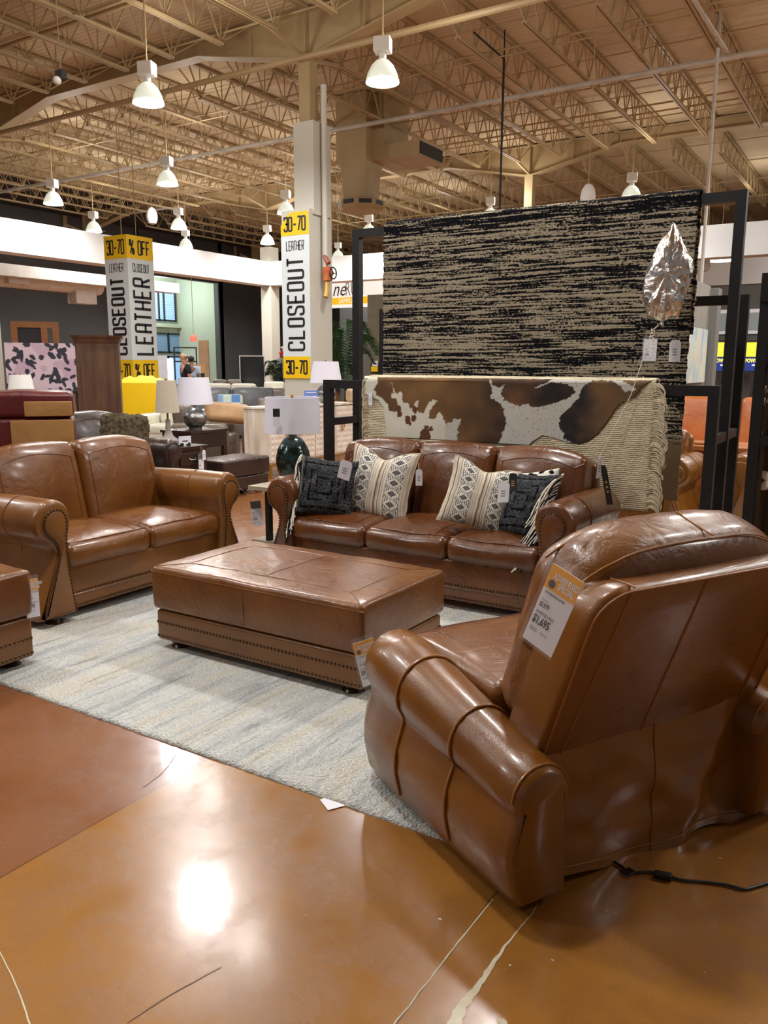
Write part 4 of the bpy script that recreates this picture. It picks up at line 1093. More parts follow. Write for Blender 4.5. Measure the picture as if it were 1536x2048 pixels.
# ---------------------------------------------------------------- scatter cushions
def pillow(name, label, px, py, dist, size, thick, rz, tilt, roll, kind, notch=0.0, z=None):
    c = at_d(px, py, dist); t = thing(name, label, 'pillow', c, 0)
    n = 110; h = size / 2; C = []
    R = Matrix.Rotation(rz, 4, 'Z') @ Matrix.Rotation(radians(-tilt), 4, 'X') @ Matrix.Rotation(radians(roll), 4, 'Y')
    def shape(u, v, s):
        k = max(0, 1 - abs(u) ** 2.6) * max(0, 1 - abs(v) ** 2.6)
        y = s * thick / 2 * k ** .55
        x = u * h * (1 - .07 * (1 - v * v) + .02 * abs(v)); zz = v * h * (1 - .07 * (1 - u * u) + .02 * abs(u))
        if notch: zz -= notch * math.exp(-(u / .42) ** 2) * max(0, v) ** 2.2 * size; y *= 1 - .25 * math.exp(-(u / .3) ** 2) * max(0, v)
        y += .006 * nz(u * 2 + px, v * 2, s); x += .006 * nz(v * 3, px, s)
        if kind == 'fur': y += s * .006 * nz(u * 22, v * 22, px) ; 
        return Vector((x, y, zz))
    b = MB()
    for s in (-1, 1):
        b.grid(n, n, lambda a, d: tuple(R @ shape(2 * a - 1, 2 * d - 1, s)))
        for j in range(n + 1):
            for i in range(n + 1):
                u, v = i / n, j / n; C.append(lin(PAT[kind](u, v, s)))
    o = b.build('cover', {'stripe': 'cotton', 'fur': 'furry', 'calf': 'furry'}[kind], t, color=C, angle=70)
    E_ = []
    for k in range(40): E_.append((-1 + 2 * k / 40, -1))
    for k in range(40): E_.append((1, -1 + 2 * k / 40))
    for k in range(40): E_.append((1 - 2 * k / 40, 1))
    for k in range(40): E_.append((-1, 1 - 2 * k / 40))
    if kind == 'stripe': MB().tube([R @ (shape(u, v, 1) * 1.005) for u, v in E_], .004, 5, closed=True).build('piping', 'yarn', t)
    return t, lambda u, v, s=-1: c + R @ shape(u, v, s)
def pat_stripe(u, v, s):
    cream = (232, 226, 212); beige = (198, 184, 164); dark = (84, 76, 72); grey = (96, 96, 100)
    def diamonds(x, y):
        # stacked diamonds with cream zigzags between
        a = abs(x); k = (y * 6.5) % 1.0; d = abs(k - .5) * 2
        e = a * 1.0 + d
        if abs(x) < .04: return (130, 128, 128)
        if e < .62: return grey
        if e < .98: return cream
        if (e * 9) % 1 < .5: return grey
        return cream
    if s > 0: return beige
    for c0, w_ in ((.285, .115), (.80, .115)):
        if abs(u - c0) < w_: return diamonds((u - c0) / w_, v)
        if abs(u - c0) < w_ + .012: return (170, 166, 162)
    f = (u * 26) % 1
    if abs(u - .54) < .008 or abs(u - .06) < .006: return (110, 84, 74)
    if abs(u - .485) < .003 or abs(u - .60) < .003 or abs(u - .13) < .003: return dark
    return cream if f < .28 else beige
def pat_fur(u, v, s):
    k = nz(u * 5, v * 5, 3) * .5 + nz(u * 30, v * 30, 1) * .6
    a, b_ = abs(u - .5), abs(v - .5); r = max(a, b_); band = (r * 8) % 1
    c = mixc((36, 38, 42), (108, 108, 110), max(0, min(1, .42 + .9 * k)))
    if band + .22 * nz(u * 14, v * 14, 9) < .26 and r > .06 and nz(u * 6, v * 6, 2) > -.22: c = mixc(c, (10, 10, 13), .85)
    if u < .06: c = mixc(c, (170, 166, 150), .5)
    return c
def pat_calf(u, v, s):
    return (24, 22, 22) if nz(u * 9, v * 9, 6) > .16 else (236, 232, 220)
PAT = {'stripe': pat_stripe, 'fur': pat_fur, 'calf': pat_calf}
M['cotton'] = mat('woven_cotton', (220, 210, 200), .9, attr='pattern', bump=.2, bscale=260, spec=.15)
M['furry'] = mat('looped_wool', (70, 70, 74), .95, attr='pattern', bump=.9, bscale=120, spec=.1)
M['whiteyarn'] = mat('white_yarn', (236, 230, 214), .9, spec=.1); M['blackyarn'] = mat('black_yarn', (26, 27, 34), .9, spec=.1)
def tassels(t, edge, n, ln, drop):
    for m, seed in (('whiteyarn', 1), ('blackyarn', 2)):
        random.seed(seed + n); b = MB()
        for i in range(n):
            k = (i + random.random()) / n; p = edge(k) - t.location; d = Vector(drop) + Vector((random.uniform(-.03, .03), random.uniform(-.05, .01), random.uniform(-.03, .02)))
            l = ln * random.uniform(.8, 1.25); P = [p, p + d * l * .35 + Vector((0, -.012, .012)), p + d * l * .7 + Vector((random.uniform(-.015, .015), -.012, -.012)), p + d * l + Vector((random.uniform(-.02, .02), -.01, -.05))]
            P = [Vector((q.x, q.y, q.z)) for q in P]
            b.tube(spline(P, 5), [.0058] * 11 + [.0042] * 5, 5)
        b.build('tassel_fringe', m, t)
t1, e1 = pillow('throw_pillow', 'dark grey fringed pillow at the far left end of the sofa', 652, 974, 5.50, .40, .14, radians(26), 16, 6, 'fur')
tassels(t1, lambda k: e1(-1, 1 - 2 * k, -1), 44, .15, (.05, -.45, -.85))
t2, e2 = pillow('throw_pillow', 'cream striped pillow with grey diamonds, upright on the left sofa cushions', 759, 968, 5.55, .50, .17, radians(6), 16, 6, 'stripe', notch=.13)
t3, e3 = pillow('throw_pillow', 'white calf-hair pillow with black spots peeking out behind the fringed one', 1060, 1000, 5.16, .38, .12, radians(6), 18, -8, 'calf')
t4, e4 = pillow('throw_pillow', 'dark grey fringed pillow leaning against the right sofa arm', 1056, 1010, 4.90, .41, .15, radians(-25), 26, -5, 'fur')
tassels(t4, lambda k: e4(1, 1 - 2 * k, -1), 56, .19, (-.50, -.55, -.62))
t5, e5 = pillow('throw_pillow', 'cream striped pillow with grey diamonds, turned sideways beside the right fringed pillow', 958, 992, 5.02, .42, .17, radians(24), 18, 14, 'stripe', notch=.10)
random.seed(11)
# ================================================================ SALE SIGNS
def board_text(root, org, ux, uz, w, z0, z1, band, word, small, n_, top, bottom, big_h=.36, th=.055):
    """one printed face: yellow bands top and bottom, a small word and a big upright word; org = lower left corner, n_ = outward normal"""
    O3 = Vector(org); ux = Vector(ux); up = Vector((0, 0, 1)); off = Vector(n_) * .004
    H = z1 - z0
    for zz, name in ((z0, 'yellow_band'), (z1 - band, 'yellow_band')):
        a = O3 + off * .6 + up * (zz - z0); b = MB(); V = [a, a + ux * w, a + ux * w + up * band, a + up * band]
        b.add([v - root.location for v in V], [(0, 1, 2, 3)]); b.build(name, 'yellow', root, smooth=False)
    o = O3 - root.location + off
    def centred(txt, zz, h, cw, gap, t, x0=None):
        b = MB()
        L = len(txt) * cw + (len(txt) - 1) * gap; x = (w - L) / 2 if x0 is None else x0
        stroke_text(b, txt, o + ux * x + up * zz, ux, up, h, cw, gap, t); b.build('lettering', 'ink', root, smooth=False)
    fit = lambda txt, frac: w * frac / (len(txt) * 1.0 + (len(txt) - 1) * .45)
    cw = fit(top, .74); centred(top, H - band * .80, band * .58, cw, cw * .45, .035)
    if bottom: centred(bottom, band * .22, band * .58, cw, cw * .45, .035)
    cw = fit(small, .62); centred(small, H - band - .26, .16, cw, cw * .45, .015)
    span = H - 2 * band - .52; cw = span / (len(word) + (len(word) - 1) * .62); 
    b = MB(); stroke_text(b, word, o + ux * (w / 2 + big_h / 2) + up * (band + .12), up, -ux, big_h, cw, cw * .62, th)
    b.build('lettering', 'ink', root, smooth=False)
# board on the big grey column
t = thing('sale_sign', 'tall white and yellow CLOSEOUT board reading 30-70 on the grey column', 'sign', (-9.45, 11.99, 1.25))
b = MB(); x0, x1, z0, z1 = -9.77, -9.13, 1.25, 4.20
prof = [(x0, z0), (x1, z0), (x1, z1), (x0 + .26, z1), (x0 + .12, z1 - .06), (x0, z1 - .22)]
b.loft([[(x, 11.995, z) for x, z in prof], [(x, 11.975, z) for x, z in prof]]); b.xf(Matrix.Translation(-t.location)); b.build('board', 'signwhite', t, smooth=False)
board_text(t, (x0, 11.975, z0), (1, 0, 0), None, x1 - x0, z0, z1, .40, 'CLOSEOUT', 'LEATHER', (0, -1, 0), '30-70', '30-70', .36, .046)
# trim the corner of the top band like the board
for ch in t.children:
    if ch.name.startswith('yellow_band') and max(v.co.z for v in ch.data.vertices) > 2.5:
        me = ch.data; me.clear_geometry(); me.from_pydata([(x - t.location.x, 11.972 - t.location.y, z - t.location.z) for x, z in [(x0, z1 - .40), (x1, z1 - .40), (x1, z1), (x0 + .26, z1), (x0 + .12, z1 - .06), (x0, z1 - .22)]], [], [tuple(range(6))])
# free standing pillar
c = at_d(252, 468, 18.1); cx, cy = c.x, c.y; w = .70; zt = at_d(252, 468, 18.1).z
t = thing('sale_pillar', 'free standing square LEATHER CLOSEOUT sale pillar with yellow bands, left of the grey column', 'sign', (cx - w / 2, cy + w / 2, 0))
MB().box(-w / 2, w / 2, -w / 2, w / 2, 1.02, zt).build('sleeve', 'signwhite', t, smooth=False)
MB().box(-w / 2 + .03, w / 2 - .03, -w / 2 + .03, w / 2 - .03, 0, 1.02).build('base', 'column', t, smooth=False)
board_text(t, (cx - w, cy, 1.12), (1, 0, 0), None, w, 1.12, zt, .47, 'CLOSEOUT', 'LEATHER', (0, -1, 0), '30-70', '30-70', .38, .055)
board_text(t, (cx, cy, 1.12), (0, 1, 0), None, w, 1.12, zt, .47, 'LEATHER', 'CLOSEOUT', (1, 0, 0), '% OFF', '% OFF', .44, .055)
for dx in (-.2, .25): MB().tube([(dx, 0, zt), (dx * .9, 0, 6.95)], .008, 5).build('hanger', 'tan', t)
# pipe and red valve on the column
t = thing('sprinkler_valve', 'red and brass fire valve with black hand wheel on the column', 'valve', tuple(on_x(655, 548, -8.97)))
MB().tube([(0, 0, -.12), (0, 0, .12)], .09, 12).build('body', mat('valve_red', (178, 66, 48), .4, col2=(200, 120, 60), nscale=9), t)
MB().tube([(-.05, 0, .05), (-.05, .0, 3.2)], .055, 12).build('riser_pipe', 'column', t)
MB().tube([(0, 0, -.1), (.02, -.05, -.3), (.03, -.1, -.42)], .05, 10).build('outlet', mat('valve_brass', (196, 160, 92), .35, metal=.6), t)
MB().tube([(0, 0, 0), (.16, -.06, 0)], .03, 8).build('stem', 'gold', t)
b = MB(); b.tube([(.17, -.06 + .10 * cos(a), .0 + .10 * sin(a)) for a in [2 * pi * k / 20 for k in range(20)]], .012, 6, closed=True)
for k in range(3): b.tube([(.17, -.06, 0), (.17, -.06 + .1 * cos(k * 2.1), .1 * sin(k * 2.1))], .008, 5)
b.build('hand_wheel', 'black', t)
for k in range(2): MB().tube([(-.05, -.02, .30 + k * .02), (.06, -.04, .18)], .04, 8).build('flange', mat('valve_rust', (150, 84, 58), .5), t)

# ================================================================ TABLES, LAMPS, CABINET BEHIND THE LOVESEAT
def table_lamp(name, label, loc, shade, base, sm, bm, shade_z, n=32, neck='gold', tag_card=False, group=None, sy=1):
    t = thing(name, label, 'lamp', loc, 0, group)
    (r0, z0), (r1, z1) = shade
    b = MB().lathe([(r0, z0), (r1, z1), (r1 - .004, z1), (r0 - .004, z0)], n=48, cap=False, sy=sy); b.build('lamp_shade', sm, t)
    b = MB()
    for r, z in shade: b.tube([((r - .002) * cos(2 * pi * k / 40), sy * (r - .002) * sin(2 * pi * k / 40), z) for k in range(40)], .003, 5, closed=True)
    b.build('shade_ring', sm, t)
    MB().lathe(base, n=40).build('base', bm, t)
    MB().tube([(0, 0, base[-1][1] - .01), (0, 0, z0 + (z1 - z0) * .9)], .012, 8).build('stem', neck, t)
    MB().lathe([(.003, z1 - .01), (.012, z1 + .005), (.012, z1 + .02), (.004, z1 + .03)], n=12).build('finial', neck, t)
    b = MB()
    for k in range(3): b.tube([(0, 0, z1 - .012), ((r1 - .004) * cos(2.1 * k), sy * (r1 - .004) * sin(2.1 * k), z1 - .012)], .003, 5)
    b.build('shade_spider', neck, t)
    return t
def sphere_prof(r, z0, z1, n=12, rb=.05, rt=.03):
    return [(max(rb if k == 0 else 0, r * sqrt(max(0, 1 - (2 * k / n - 1) ** 2)), rt if k == n else 0), z0 + (z1 - z0) * k / n) for k in range(n + 1)]
# side table of planks at the sofa's left end with the green glass lamp
sp = on_z(560, 968, .60)
t = thing('side_table', 'small side table with grey plank top, black legs and low shelf beside the sofa', 'table', (-3.94, 4.78, 0))
M['plank'] = mat('weathered_plank', (176, 160, 138), .55, col2=(140, 124, 104), nscale=3, stretch=(1, 10, 1))
MB().box(-.13, .24, -.24, .30, .57, .60).build('tabletop', 'plank', t, smooth=False)
MB().box(-.12, .22, -.22, .28, .16, .185).build('shelf', 'plank', t, smooth=False)
for sx in (-1, 1):
    for sy in (-1, 1): MB().box(.115 + sx * .095 - .02, .115 + sx * .095 + .02, sy * .22 + .02, sy * .22 + .06, 0, .57).build('leg', 'black', t, smooth=False)
lp = on_y(588, 958, 5.0)
M['glassgreen'] = mat('mercury_glass', (62, 88, 84), .07, metal=.85, col2=(30, 46, 46), nscale=24, bump=.35, bscale=55, coat=.6)
base = [(.05, .0), (.088, .015), (.115, .08), (.132, .15), (.133, .19), (.123, .25), (.100, .30), (.07, .345), (.035, .365), (.03, .385)]
L1 = table_lamp('table_lamp', 'lamp with white drum shade and dark green glass base on the plank table', (-3.87, 4.84, .60), ((.215, .395), (.205, .655)), base, 'shade', 'glassgreen', .4)
b = MB(); L1t = thing('lamp_tag', 'black and white price card hanging on the front of the white drum shade', 'price tag', tuple(at_d(553, 838, 5.93)))
dv = Vector((L1t.location.x, L1t.location.y, 0)).normalized(); sd = Vector((dv.y, -dv.x, 0))
def flat_card(root, name, m, ctr, ux, uy, w, h, th=.0015, off=0):
    ux = Vector(ux).normalized(); uy = Vector(uy).normalized(); n = ux.cross(uy).normalized(); c = Vector(ctr) + n * off
    V = [c + ux * (sx * w / 2) + uy * (sy * h / 2) + n * k for k in (0, th) for sx, sy in ((-1, -1), (1, -1), (1, 1), (-1, 1))]
    return MB().add(V, [(3, 2, 1, 0), (4, 5, 6, 7), (0, 1, 5, 4), (1, 2, 6, 5), (2, 3, 7, 6), (3, 0, 4, 7)]).build(name, m, root, smooth=False)
flat_card(L1t, 'black_half', 'ink', (0, 0, .045), sd, (0, 0, 1), .05, .06); flat_card(L1t, 'white_half', 'card', (0, 0, -.025), sd, (0, 0, 1), .05, .07)
flat_card(L1t, 'print', 'ink', (-.004, 0, -.0), sd, (0, 0, 1), .022, .012, off=.002); flat_card(L1t, 'print', 'ink', (-.004, 0, -.03), sd, (0, 0, 1), .02, .006, off=.002)
MB().tube([(0, 0, .075), (0, 0, .10)], .0012, 5).build('cord', 'card', L1t)

# white cabinet with ring pulls
CAX, CAY = -6.93, 8.175
t = thing('cabinet', 'low white-washed cabinet with gold ring pulls on thin gold legs', 'cabinet', (CAX - .22, CAY + 1.0, 0))
M['whitewash'] = mat('white_washed_wood', (232, 224, 212), .55, col2=(196, 180, 160), nscale=2.5, stretch=(4, 4, .6))
M['quilt'] = mat('carved_white_panel', (230, 220, 208), .55, col2=(214, 200, 184), nscale=7)
MB().box(-.22, .20, -1.0, 1.0, .19, .92).build('body', 'whitewash', t, smooth=False)
MB().box(-.235, .235, -1.015, 1.015, .92, .945).build('top', 'whitewash', t, smooth=False)
for i in range(4):
    y0 = -1.0 + .5 * i
    d = MB().rbox((.21, y0 + .25, .555), (.03, .485, .69), .006, (1, 2, 2)).build('door', 'quilt', t)
    q = MB()
    for a in range(6):
        for c in range(9):
            q.dome((.225, y0 + .06 + a * .076, .25 + c * .076), (1, 0, 0), .034, .28, 8)
    q.build('carved_pattern', 'quilt', d)
    hy = y0 + (.34 if i % 2 == 0 else .14)
    q = MB(); q.tube([(.255, hy + .034 * cos(k), .60 + .045 * sin(k)) for k in [2 * pi * j / 18 for j in range(18)]], .009, 7, closed=True); q.dome((.236, hy, .645), (1, 0, 0), .014); q.build('ring_pull', 'gold', d)
for sx in (-1, 1):
    for sy in (-1, 1): MB().box(sx * .19 - .018, sx * .19 + .018, sy * .96 - .02, sy * .96 + .02, 0, .17).build('leg', 'gold', t, smooth=False)
MB().box(-.21, .21, -.98, .98, .165, .19).build('base_frame', 'gold', t, smooth=False)
pz = on_x(661, 806, -7.0)
table_lamp('table_lamp', 'lamp with lavender white shade and ribbed silver base on the white cabinet', (-7.08, pz.y, .945), ((.235, .30), (.185, .60)), sphere_prof(.155, 0, .27, 12, .08, .04), 'shade', 'silver', .3, neck='silver')
g = on_x(622, 790, -7.05)
t = thing('sign_holder', 'small blue notice in a clear stand on the white cabinet', 'sign', (-7.05, g.y, .946))
M['blue'] = mat('notice_blue', (70, 120, 206), .4, col2=(64, 112, 198), nscale=5)
flat_card(t, 'notice', 'blue', (0, 0, .10), (.6, .8, 0), (0, 0, 1), .20, .19); flat_card(t, 'stand', 'clear', (0, 0, .11), (.6, .8, 0), (0, 0, 1), .21, .22, off=.004)
for k in (-.05, .05): flat_card(t, 'figure', 'card', (k * .6, k * .8, .07), (.6, .8, 0), (0, 0, 1), .05, .09, off=.003)
flat_card(t, 'print', 'card', (0, 0, .165), (.6, .8, 0), (0, 0, 1), .14, .012, off=.003)
# pale cushion on the cabinet by the lamp
pp = on_x(694, 800, -7.05); MBp = MB().rbox((0, 0, .10), (.14, .34, .22), .08, (3, 4, 4)); o = MBp.build('throw_pillow', mat('sand_cotton', (206, 180, 150), .9, col2=(190, 162, 132), nscale=4)); o.location = (-7.02, pp.y + .1, .946); o.rotation_euler = (0, 0, .3)
tag(o, 'sand coloured cushion leaning beside the silver lamp on the white cabinet', 'pillow')

def box_furn(name, label, cat, loc, rz, parts, group=None):
    t = thing(name, label, cat, loc, rz, group)
    for nm, kind, args, m in parts:
        if kind == 'b': MB().box(*args).build(nm, m, t, smooth=False)
        elif kind == 'r': MB().rbox(args[0], args[1], args[2], (5, 4, 4)).build(nm, m, t)
        elif kind == 't': MB().tube(*args).build(nm, m, t)
    return t
# end table with drawer
ea, eb = on_z(340, 896, .62), on_z(420, 890, .62); ex = (ea.x + eb.x) / 2 - .0
def end_table(label, x, y0, y1, h=.62, dep=.55, drawer=True):
    cy_ = (y0 + y1) / 2; w = y1 - y0
    t = thing('end_table', label, 'table', (x - dep / 2, cy_, 0))
    MB().box(-dep / 2 - .02, dep / 2 + .02, -w / 2 - .02, w / 2 + .02, h - .035, h).build('tabletop', 'espwood', t, smooth=False)
    MB().box(-dep / 2, dep / 2, -w / 2, w / 2, h - .24, h - .035).build('case', 'espwood', t, smooth=False)
    if drawer:
        d = MB().rbox((dep / 2 + .008, 0, h - .135), (.02, w - .14, .13), .005, (1, 2, 2)).build('drawer', 'espwood', t)
        MB().tube([(dep / 2 + .02, -.05, h - .125), (dep / 2 + .045, -.03, h - .14), (dep / 2 + .045, .03, h - .14), (dep / 2 + .02, .05, h - .125)], .006, 6).build('pull', 'silver', d)
    for sx in (-1, 1):
        for sy in (-1, 1): MB().box(sx * (dep / 2 - .03) - .03, sx * (dep / 2 - .03) + .03, sy * (w / 2 - .03) - .03, sy * (w / 2 - .03) + .03, 0, h - .24).build('leg', 'espwood', t, smooth=False)
    MB().box(-dep / 2 + .02, dep / 2 - .02, -w / 2 + .02, w / 2 - .02, .12, .15).build('shelf', 'espwood', t, smooth=False)
    return t
E1 = end_table('dark end table with a drawer, under the tall linen lamp', ex, ea.y, eb.y)
lb = on_z(340, 884, .62)
table_lamp('table_lamp', 'slim lamp with tall linen shade and tapered grey stone base', (lb.x - .02, lb.y, .62), ((.135, .34), (.105, .70)), [(.12, 0), (.12, .02), (.055, .07), (.036, .12), (.03, .2), (.026, .26)], 'linen', mat('grey_stone', (150, 142, 130), .5, col2=(132, 124, 114), nscale=9), .34)
nb = on_z(366, 882, .62)
t = thing('sign_holder', 'small white card in a black stand on the drawer table', 'sign', (ex - .12, eb.y - .2, .62)); flat_card(t, 'card', 'card', (0, 0, .06), (.15, .99, 0), (0, 0, 1), .16, .09); flat_card(t, 'print', 'ink', (0, 0, .05), (.15, .99, 0), (0, 0, 1), .07, .012, off=.003)
for k in (-.05, .05): MB().box(-.02, .02, k - .012, k + .012, 0, .03).build('foot', 'black', t, smooth=False)
da, db = on_z(330, 866, .62), on_z(440, 862, .62)
E2 = end_table('dark end table without drawer behind, under the ribbed silver lamp', on_z(391, 858, .62).x + .26, on_z(391, 858, .62).y - .34, on_z(391, 858, .62).y + .34, drawer=False)
lb = on_z(391, 858, .62)
table_lamp('table_lamp', 'lamp with lavender white shade and round ribbed silver base on a dark table', (lb.x, lb.y, .62), ((.255, .345), (.205, .70)), sphere_prof(.165, 0, .30, 12, .09, .045), 'shade', 'silver', .34, neck='silver')
# dark leather ottoman with nails
oc = on_z(447, 924, .42)
make_ottoman('ottoman', 'dark espresso leather ottoman with nail trim behind the loveseat arm', oc.x - .48, oc.x, oc.y, oc.y + .80, .42, .22, 'espresso', 'espresso', seams=False)

# burgundy ottomans in a stack
M['tanback'] = mat('tan_dust_cloth', (178, 134, 78), .8, col2=(164, 120, 68), nscale=3, wrinkle=.4, wscale=5)
def stack_piece(label, z0, z1, patch):
    c0 = at_d(60, 830, 6.7)
    t = thing('ottoman', label, 'ottoman', (c0.x, c0.y, z0), radians(52), 'burgundy ottomans in a stack')
    def f(p, u): return (p.x + .01 * nz(p.x, p.y, z0, 7), p.y, p.z + (.02 * max(0, 1 - u[0] ** 2) * max(0, 1 - u[1] ** 2) if p.z > 0 else 0) + .006 * nz(p.x, p.y, z0, 6))
    MB().rbox((0, 0, (z1 - z0) / 2), (.63, .48, z1 - z0), .04, (8, 6, 3), 4, f).build('cushion', 'burgundy', t)
    if patch: MB().rbox(((patch[0] + .308) / 2, -.238, (patch[1] + patch[2]) / 2), (.308 - patch[0], .02, patch[2] - patch[1]), .006, (3, 1, 3)).build('dust_cloth', 'tanback', t)
    return t
zb = at_d(60, 886, 6.5).z; zm = at_d(60, 836, 6.5).z; zt_ = at_d(60, 782, 6.5).z
stack_piece('burgundy leather ottoman on top of its stack beside the leopard picture', zm + .002, zt_ - .01, (-.02, .01, .12))
stack_piece('burgundy leather ottoman in the stack, just under the topmost one', zb - .05, zm - .002, (-.12, .03, .22))
stack_piece('burgundy leather ottoman at the bottom of the stack, hidden by the loveseat', 0, zb - .054, None)

# generic seats further back
def seat(name, label, cat, loc, rz, W, D, h, sh, m, group=None, n=2, arm=.2, armh=None, backt=.22, round_=.07):
    t = thing(name, label, cat, loc, rz, group); armh = armh or sh + .18
    MB().rbox((0, D / 2, sh * .42), (W - .06, D - .04, sh * .72), .04, (4, 3, 2)).build('base', m, t)
    iw = W - 2 * arm
    for i in range(n):
        x = -iw / 2 + iw / n * (i + .5)
        MB().rbox((x, (D - backt) / 2, sh - .08), (iw / n - .008, D - backt, .17), .05, (5, 5, 2)).build('seat_cushion', m, t)
        MB().rbox((x, D - backt / 2 - .02, (sh + h) / 2), (iw / n - .008, backt, h - sh + .06), round_, (5, 3, 5), 3, lambda p, u: (p.x, p.y - .03 * (1 - u[0] ** 2) * (1 - u[2] ** 2) * (1 if p.y < 0 else 0), p.z + .012 * (1 - u[0] ** 2) * (u[2] > 0)), rot=Matrix.Rotation(-radians(8), 3, 'X')).build('back_cushion', m, t)
    for sx in (-1, 1): MB().rbox((sx * (W / 2 - arm / 2), D / 2 - .02, armh / 2 + .02), (arm, D - .05, armh - .04), min(.09, arm / 2 * .9), (3, 5, 4)).build('arm', m, t)
    for sx in (-1, 1):
        for y in (.08, D - .1): MB().box(sx * (W / 2 - .12) - .03, sx * (W / 2 - .12) + .03, y - .03, y + .03, 0, .08).build('foot', 'foot', t, smooth=False)
    return t
# dark sofa with the shaggy pillow, its rolled arm next to the end table
make_sofa('sofa', 'dark espresso leather sofa behind the loveseat with a shaggy pillow', 'sofa', (-6.20, ea.y - 1.02, 0), radians(90), 1.8, .95, 2, 'espresso', 'espresso', backz=1.02, nails=False)
M['shagbrown'] = mat('shaggy_brown_wool', (104, 92, 74), .95, col2=(64, 54, 42), nscale=30, bump=1, bscale=60, spec=.1)
sp_ = at_d(250, 864, 8.0)
o = MB().rbox((0, 0, 0), (.44, .18, .34), .08, (22, 5, 18), 4, lambda p, u: tuple(Vector(p) * (1 + .10 * nz(p.x * 30, p.z * 30, p.y * 30)))).build('throw_pillow', 'shagbrown'); o.location = sp_; o.rotation_euler = (radians(-14), radians(4), radians(62))
tag(o, 'shaggy brown pillow leaning on the dark espresso sofa', 'pillow')

# tall wooden cabinet end
ac = at_d(200, 760, 11.0); t = thing('armoire', 'tall brown wooden armoire with crown moulding, left of the sale pillar', 'cabinet', (ac.x, ac.y, 0), radians(48))
M['walnut'] = mat('brown_stained_wood', (98, 70, 50), .42, col2=(76, 52, 38), nscale=2.5, stretch=(5, 5, .7), coat=.1)
zt_ = at_d(200, 672, 11.0).z; zl = 0
MB().box(-.255, .255, -.24, .24, 0, zt_ - .07).build('body', 'walnut', t, smooth=False)
MB().loft([[(sx * (.255 + d), sy * (.24 + d), z) for sx, sy in ((-1, -1), (1, -1), (1, 1), (-1, 1))] for d, z in ((0, zt_ - .10), (.012, zt_ - .08), (.02, zt_ - .05), (.045, zt_ - .02), (.05, zt_))]).build('crown_moulding', 'walnut', t, smooth=False)
MB().box(-.2, .2, -.25, -.24, .1, zt_ - .2).build('panel', 'walnut', t, smooth=False)

# leopard picture with the small white lamp before it
M['leopard'] = mat('leopard_print_canvas', (204, 180, 190), .6, attr='pattern')
def leopard():
    spots = []; rs = random.Random(5)
    for k in range(58): spots.append((rs.random(), rs.random(), rs.uniform(.035, .075), rs.uniform(.02, .038), rs.uniform(0, 3.1)))
    a, b_ = at_d(8, 690, 14), at_d(157, 690, 14); z0 = at_d(80, 782, 14).z; z1 = at_d(80, 686, 14).z; n = 150; C = []
    dx = (b_ - a); dx.z = 0; L = dx.length; nrm = Vector((dx.y, -dx.x, 0)).normalized()
    t = thing('picture', 'large pink leopard-print picture behind the burgundy ottomans', 'picture', (a.x, a.y, z0))
    b = MB().grid(n, n * 2 // 3, lambda u, v: tuple(dx * u + Vector((0, 0, (z1 - z0) * v)) + nrm * .025))
    for v in b.V:
        u = Vector((v[0], v[1], 0)).dot(dx) / L / L; w_ = v[2] / (z1 - z0); uu = u + .012 * nz(u * 30, w_ * 30, 1); ww = w_ + .012 * nz(u * 30, w_ * 30, 5)
        c = (206, 182, 192) if nz(u * 4, w_ * 3, 2) > -.1 else (190, 160, 176)
        for sx, sy, ra, rb, an in spots:
            ex_, ey = uu - sx, (ww - sy) * .68; p = ex_ * cos(an) + ey * sin(an); q = -ex_ * sin(an) + ey * cos(an)
            if (p / ra) ** 2 + (q / rb) ** 2 < 1: c = (40, 38, 52); break
        C.append(lin(c))
    b.build('canvas', 'leopard', t, color=C)
    m_ = MB(); P0 = [Vector((0, 0, 0)), dx, dx + Vector((0, 0, z1 - z0)), Vector((0, 0, z1 - z0))]
    m_.add(P0 + [p + nrm * .024 for p in P0], [(3, 2, 1, 0), (4, 5, 6, 7), (0, 1, 5, 4), (1, 2, 6, 5), (2, 3, 7, 6), (3, 0, 4, 7)]).build('stretcher', 'ink', t, smooth=False)
    # console under it keeps it off the floor
    c = a + dx * .5
    s = thing('console_table', 'dark console below the leopard print picture', 'table', (c.x, c.y, 0), atan2(dx.y, dx.x))
    MB().box(-L / 2, L / 2, -.22, .05, z0 - .04, z0 - .002).build('tabletop', 'espwood', s, smooth=False)
    for sx in (-1, 1):
        for sy in (-.18, 0): MB().box(sx * (L / 2 - .06) - .03, sx * (L / 2 - .06) + .03, sy - .03, sy + .03, 0, z0 - .04).build('leg', 'espwood', s, smooth=False)
leopard()
lp_ = at_d(43, 785, 13.4)
table_lamp('table_lamp', 'small white lamp in front of the leopard-print picture', (lp_.x, lp_.y, lp_.z - .12), ((.19, .14), (.15, .38)), [(.10, 0), (.10, .02), (.02, .05), (.02, .12)], mat('white_shade', (240, 240, 236), .8), 'white', .3)
s = MB().lathe([(.22, 0), (.22, .03), (.03, .05), (.03, lp_.z - .17), (.24, lp_.z - .15), (.24, lp_.z - .121)], n=24).build('pedestal_table', 'espwood'); s.location = (lp_.x, lp_.y, 0)
tag(s, 'round dark pedestal table carrying the small white lamp by the leopard picture', 'table')

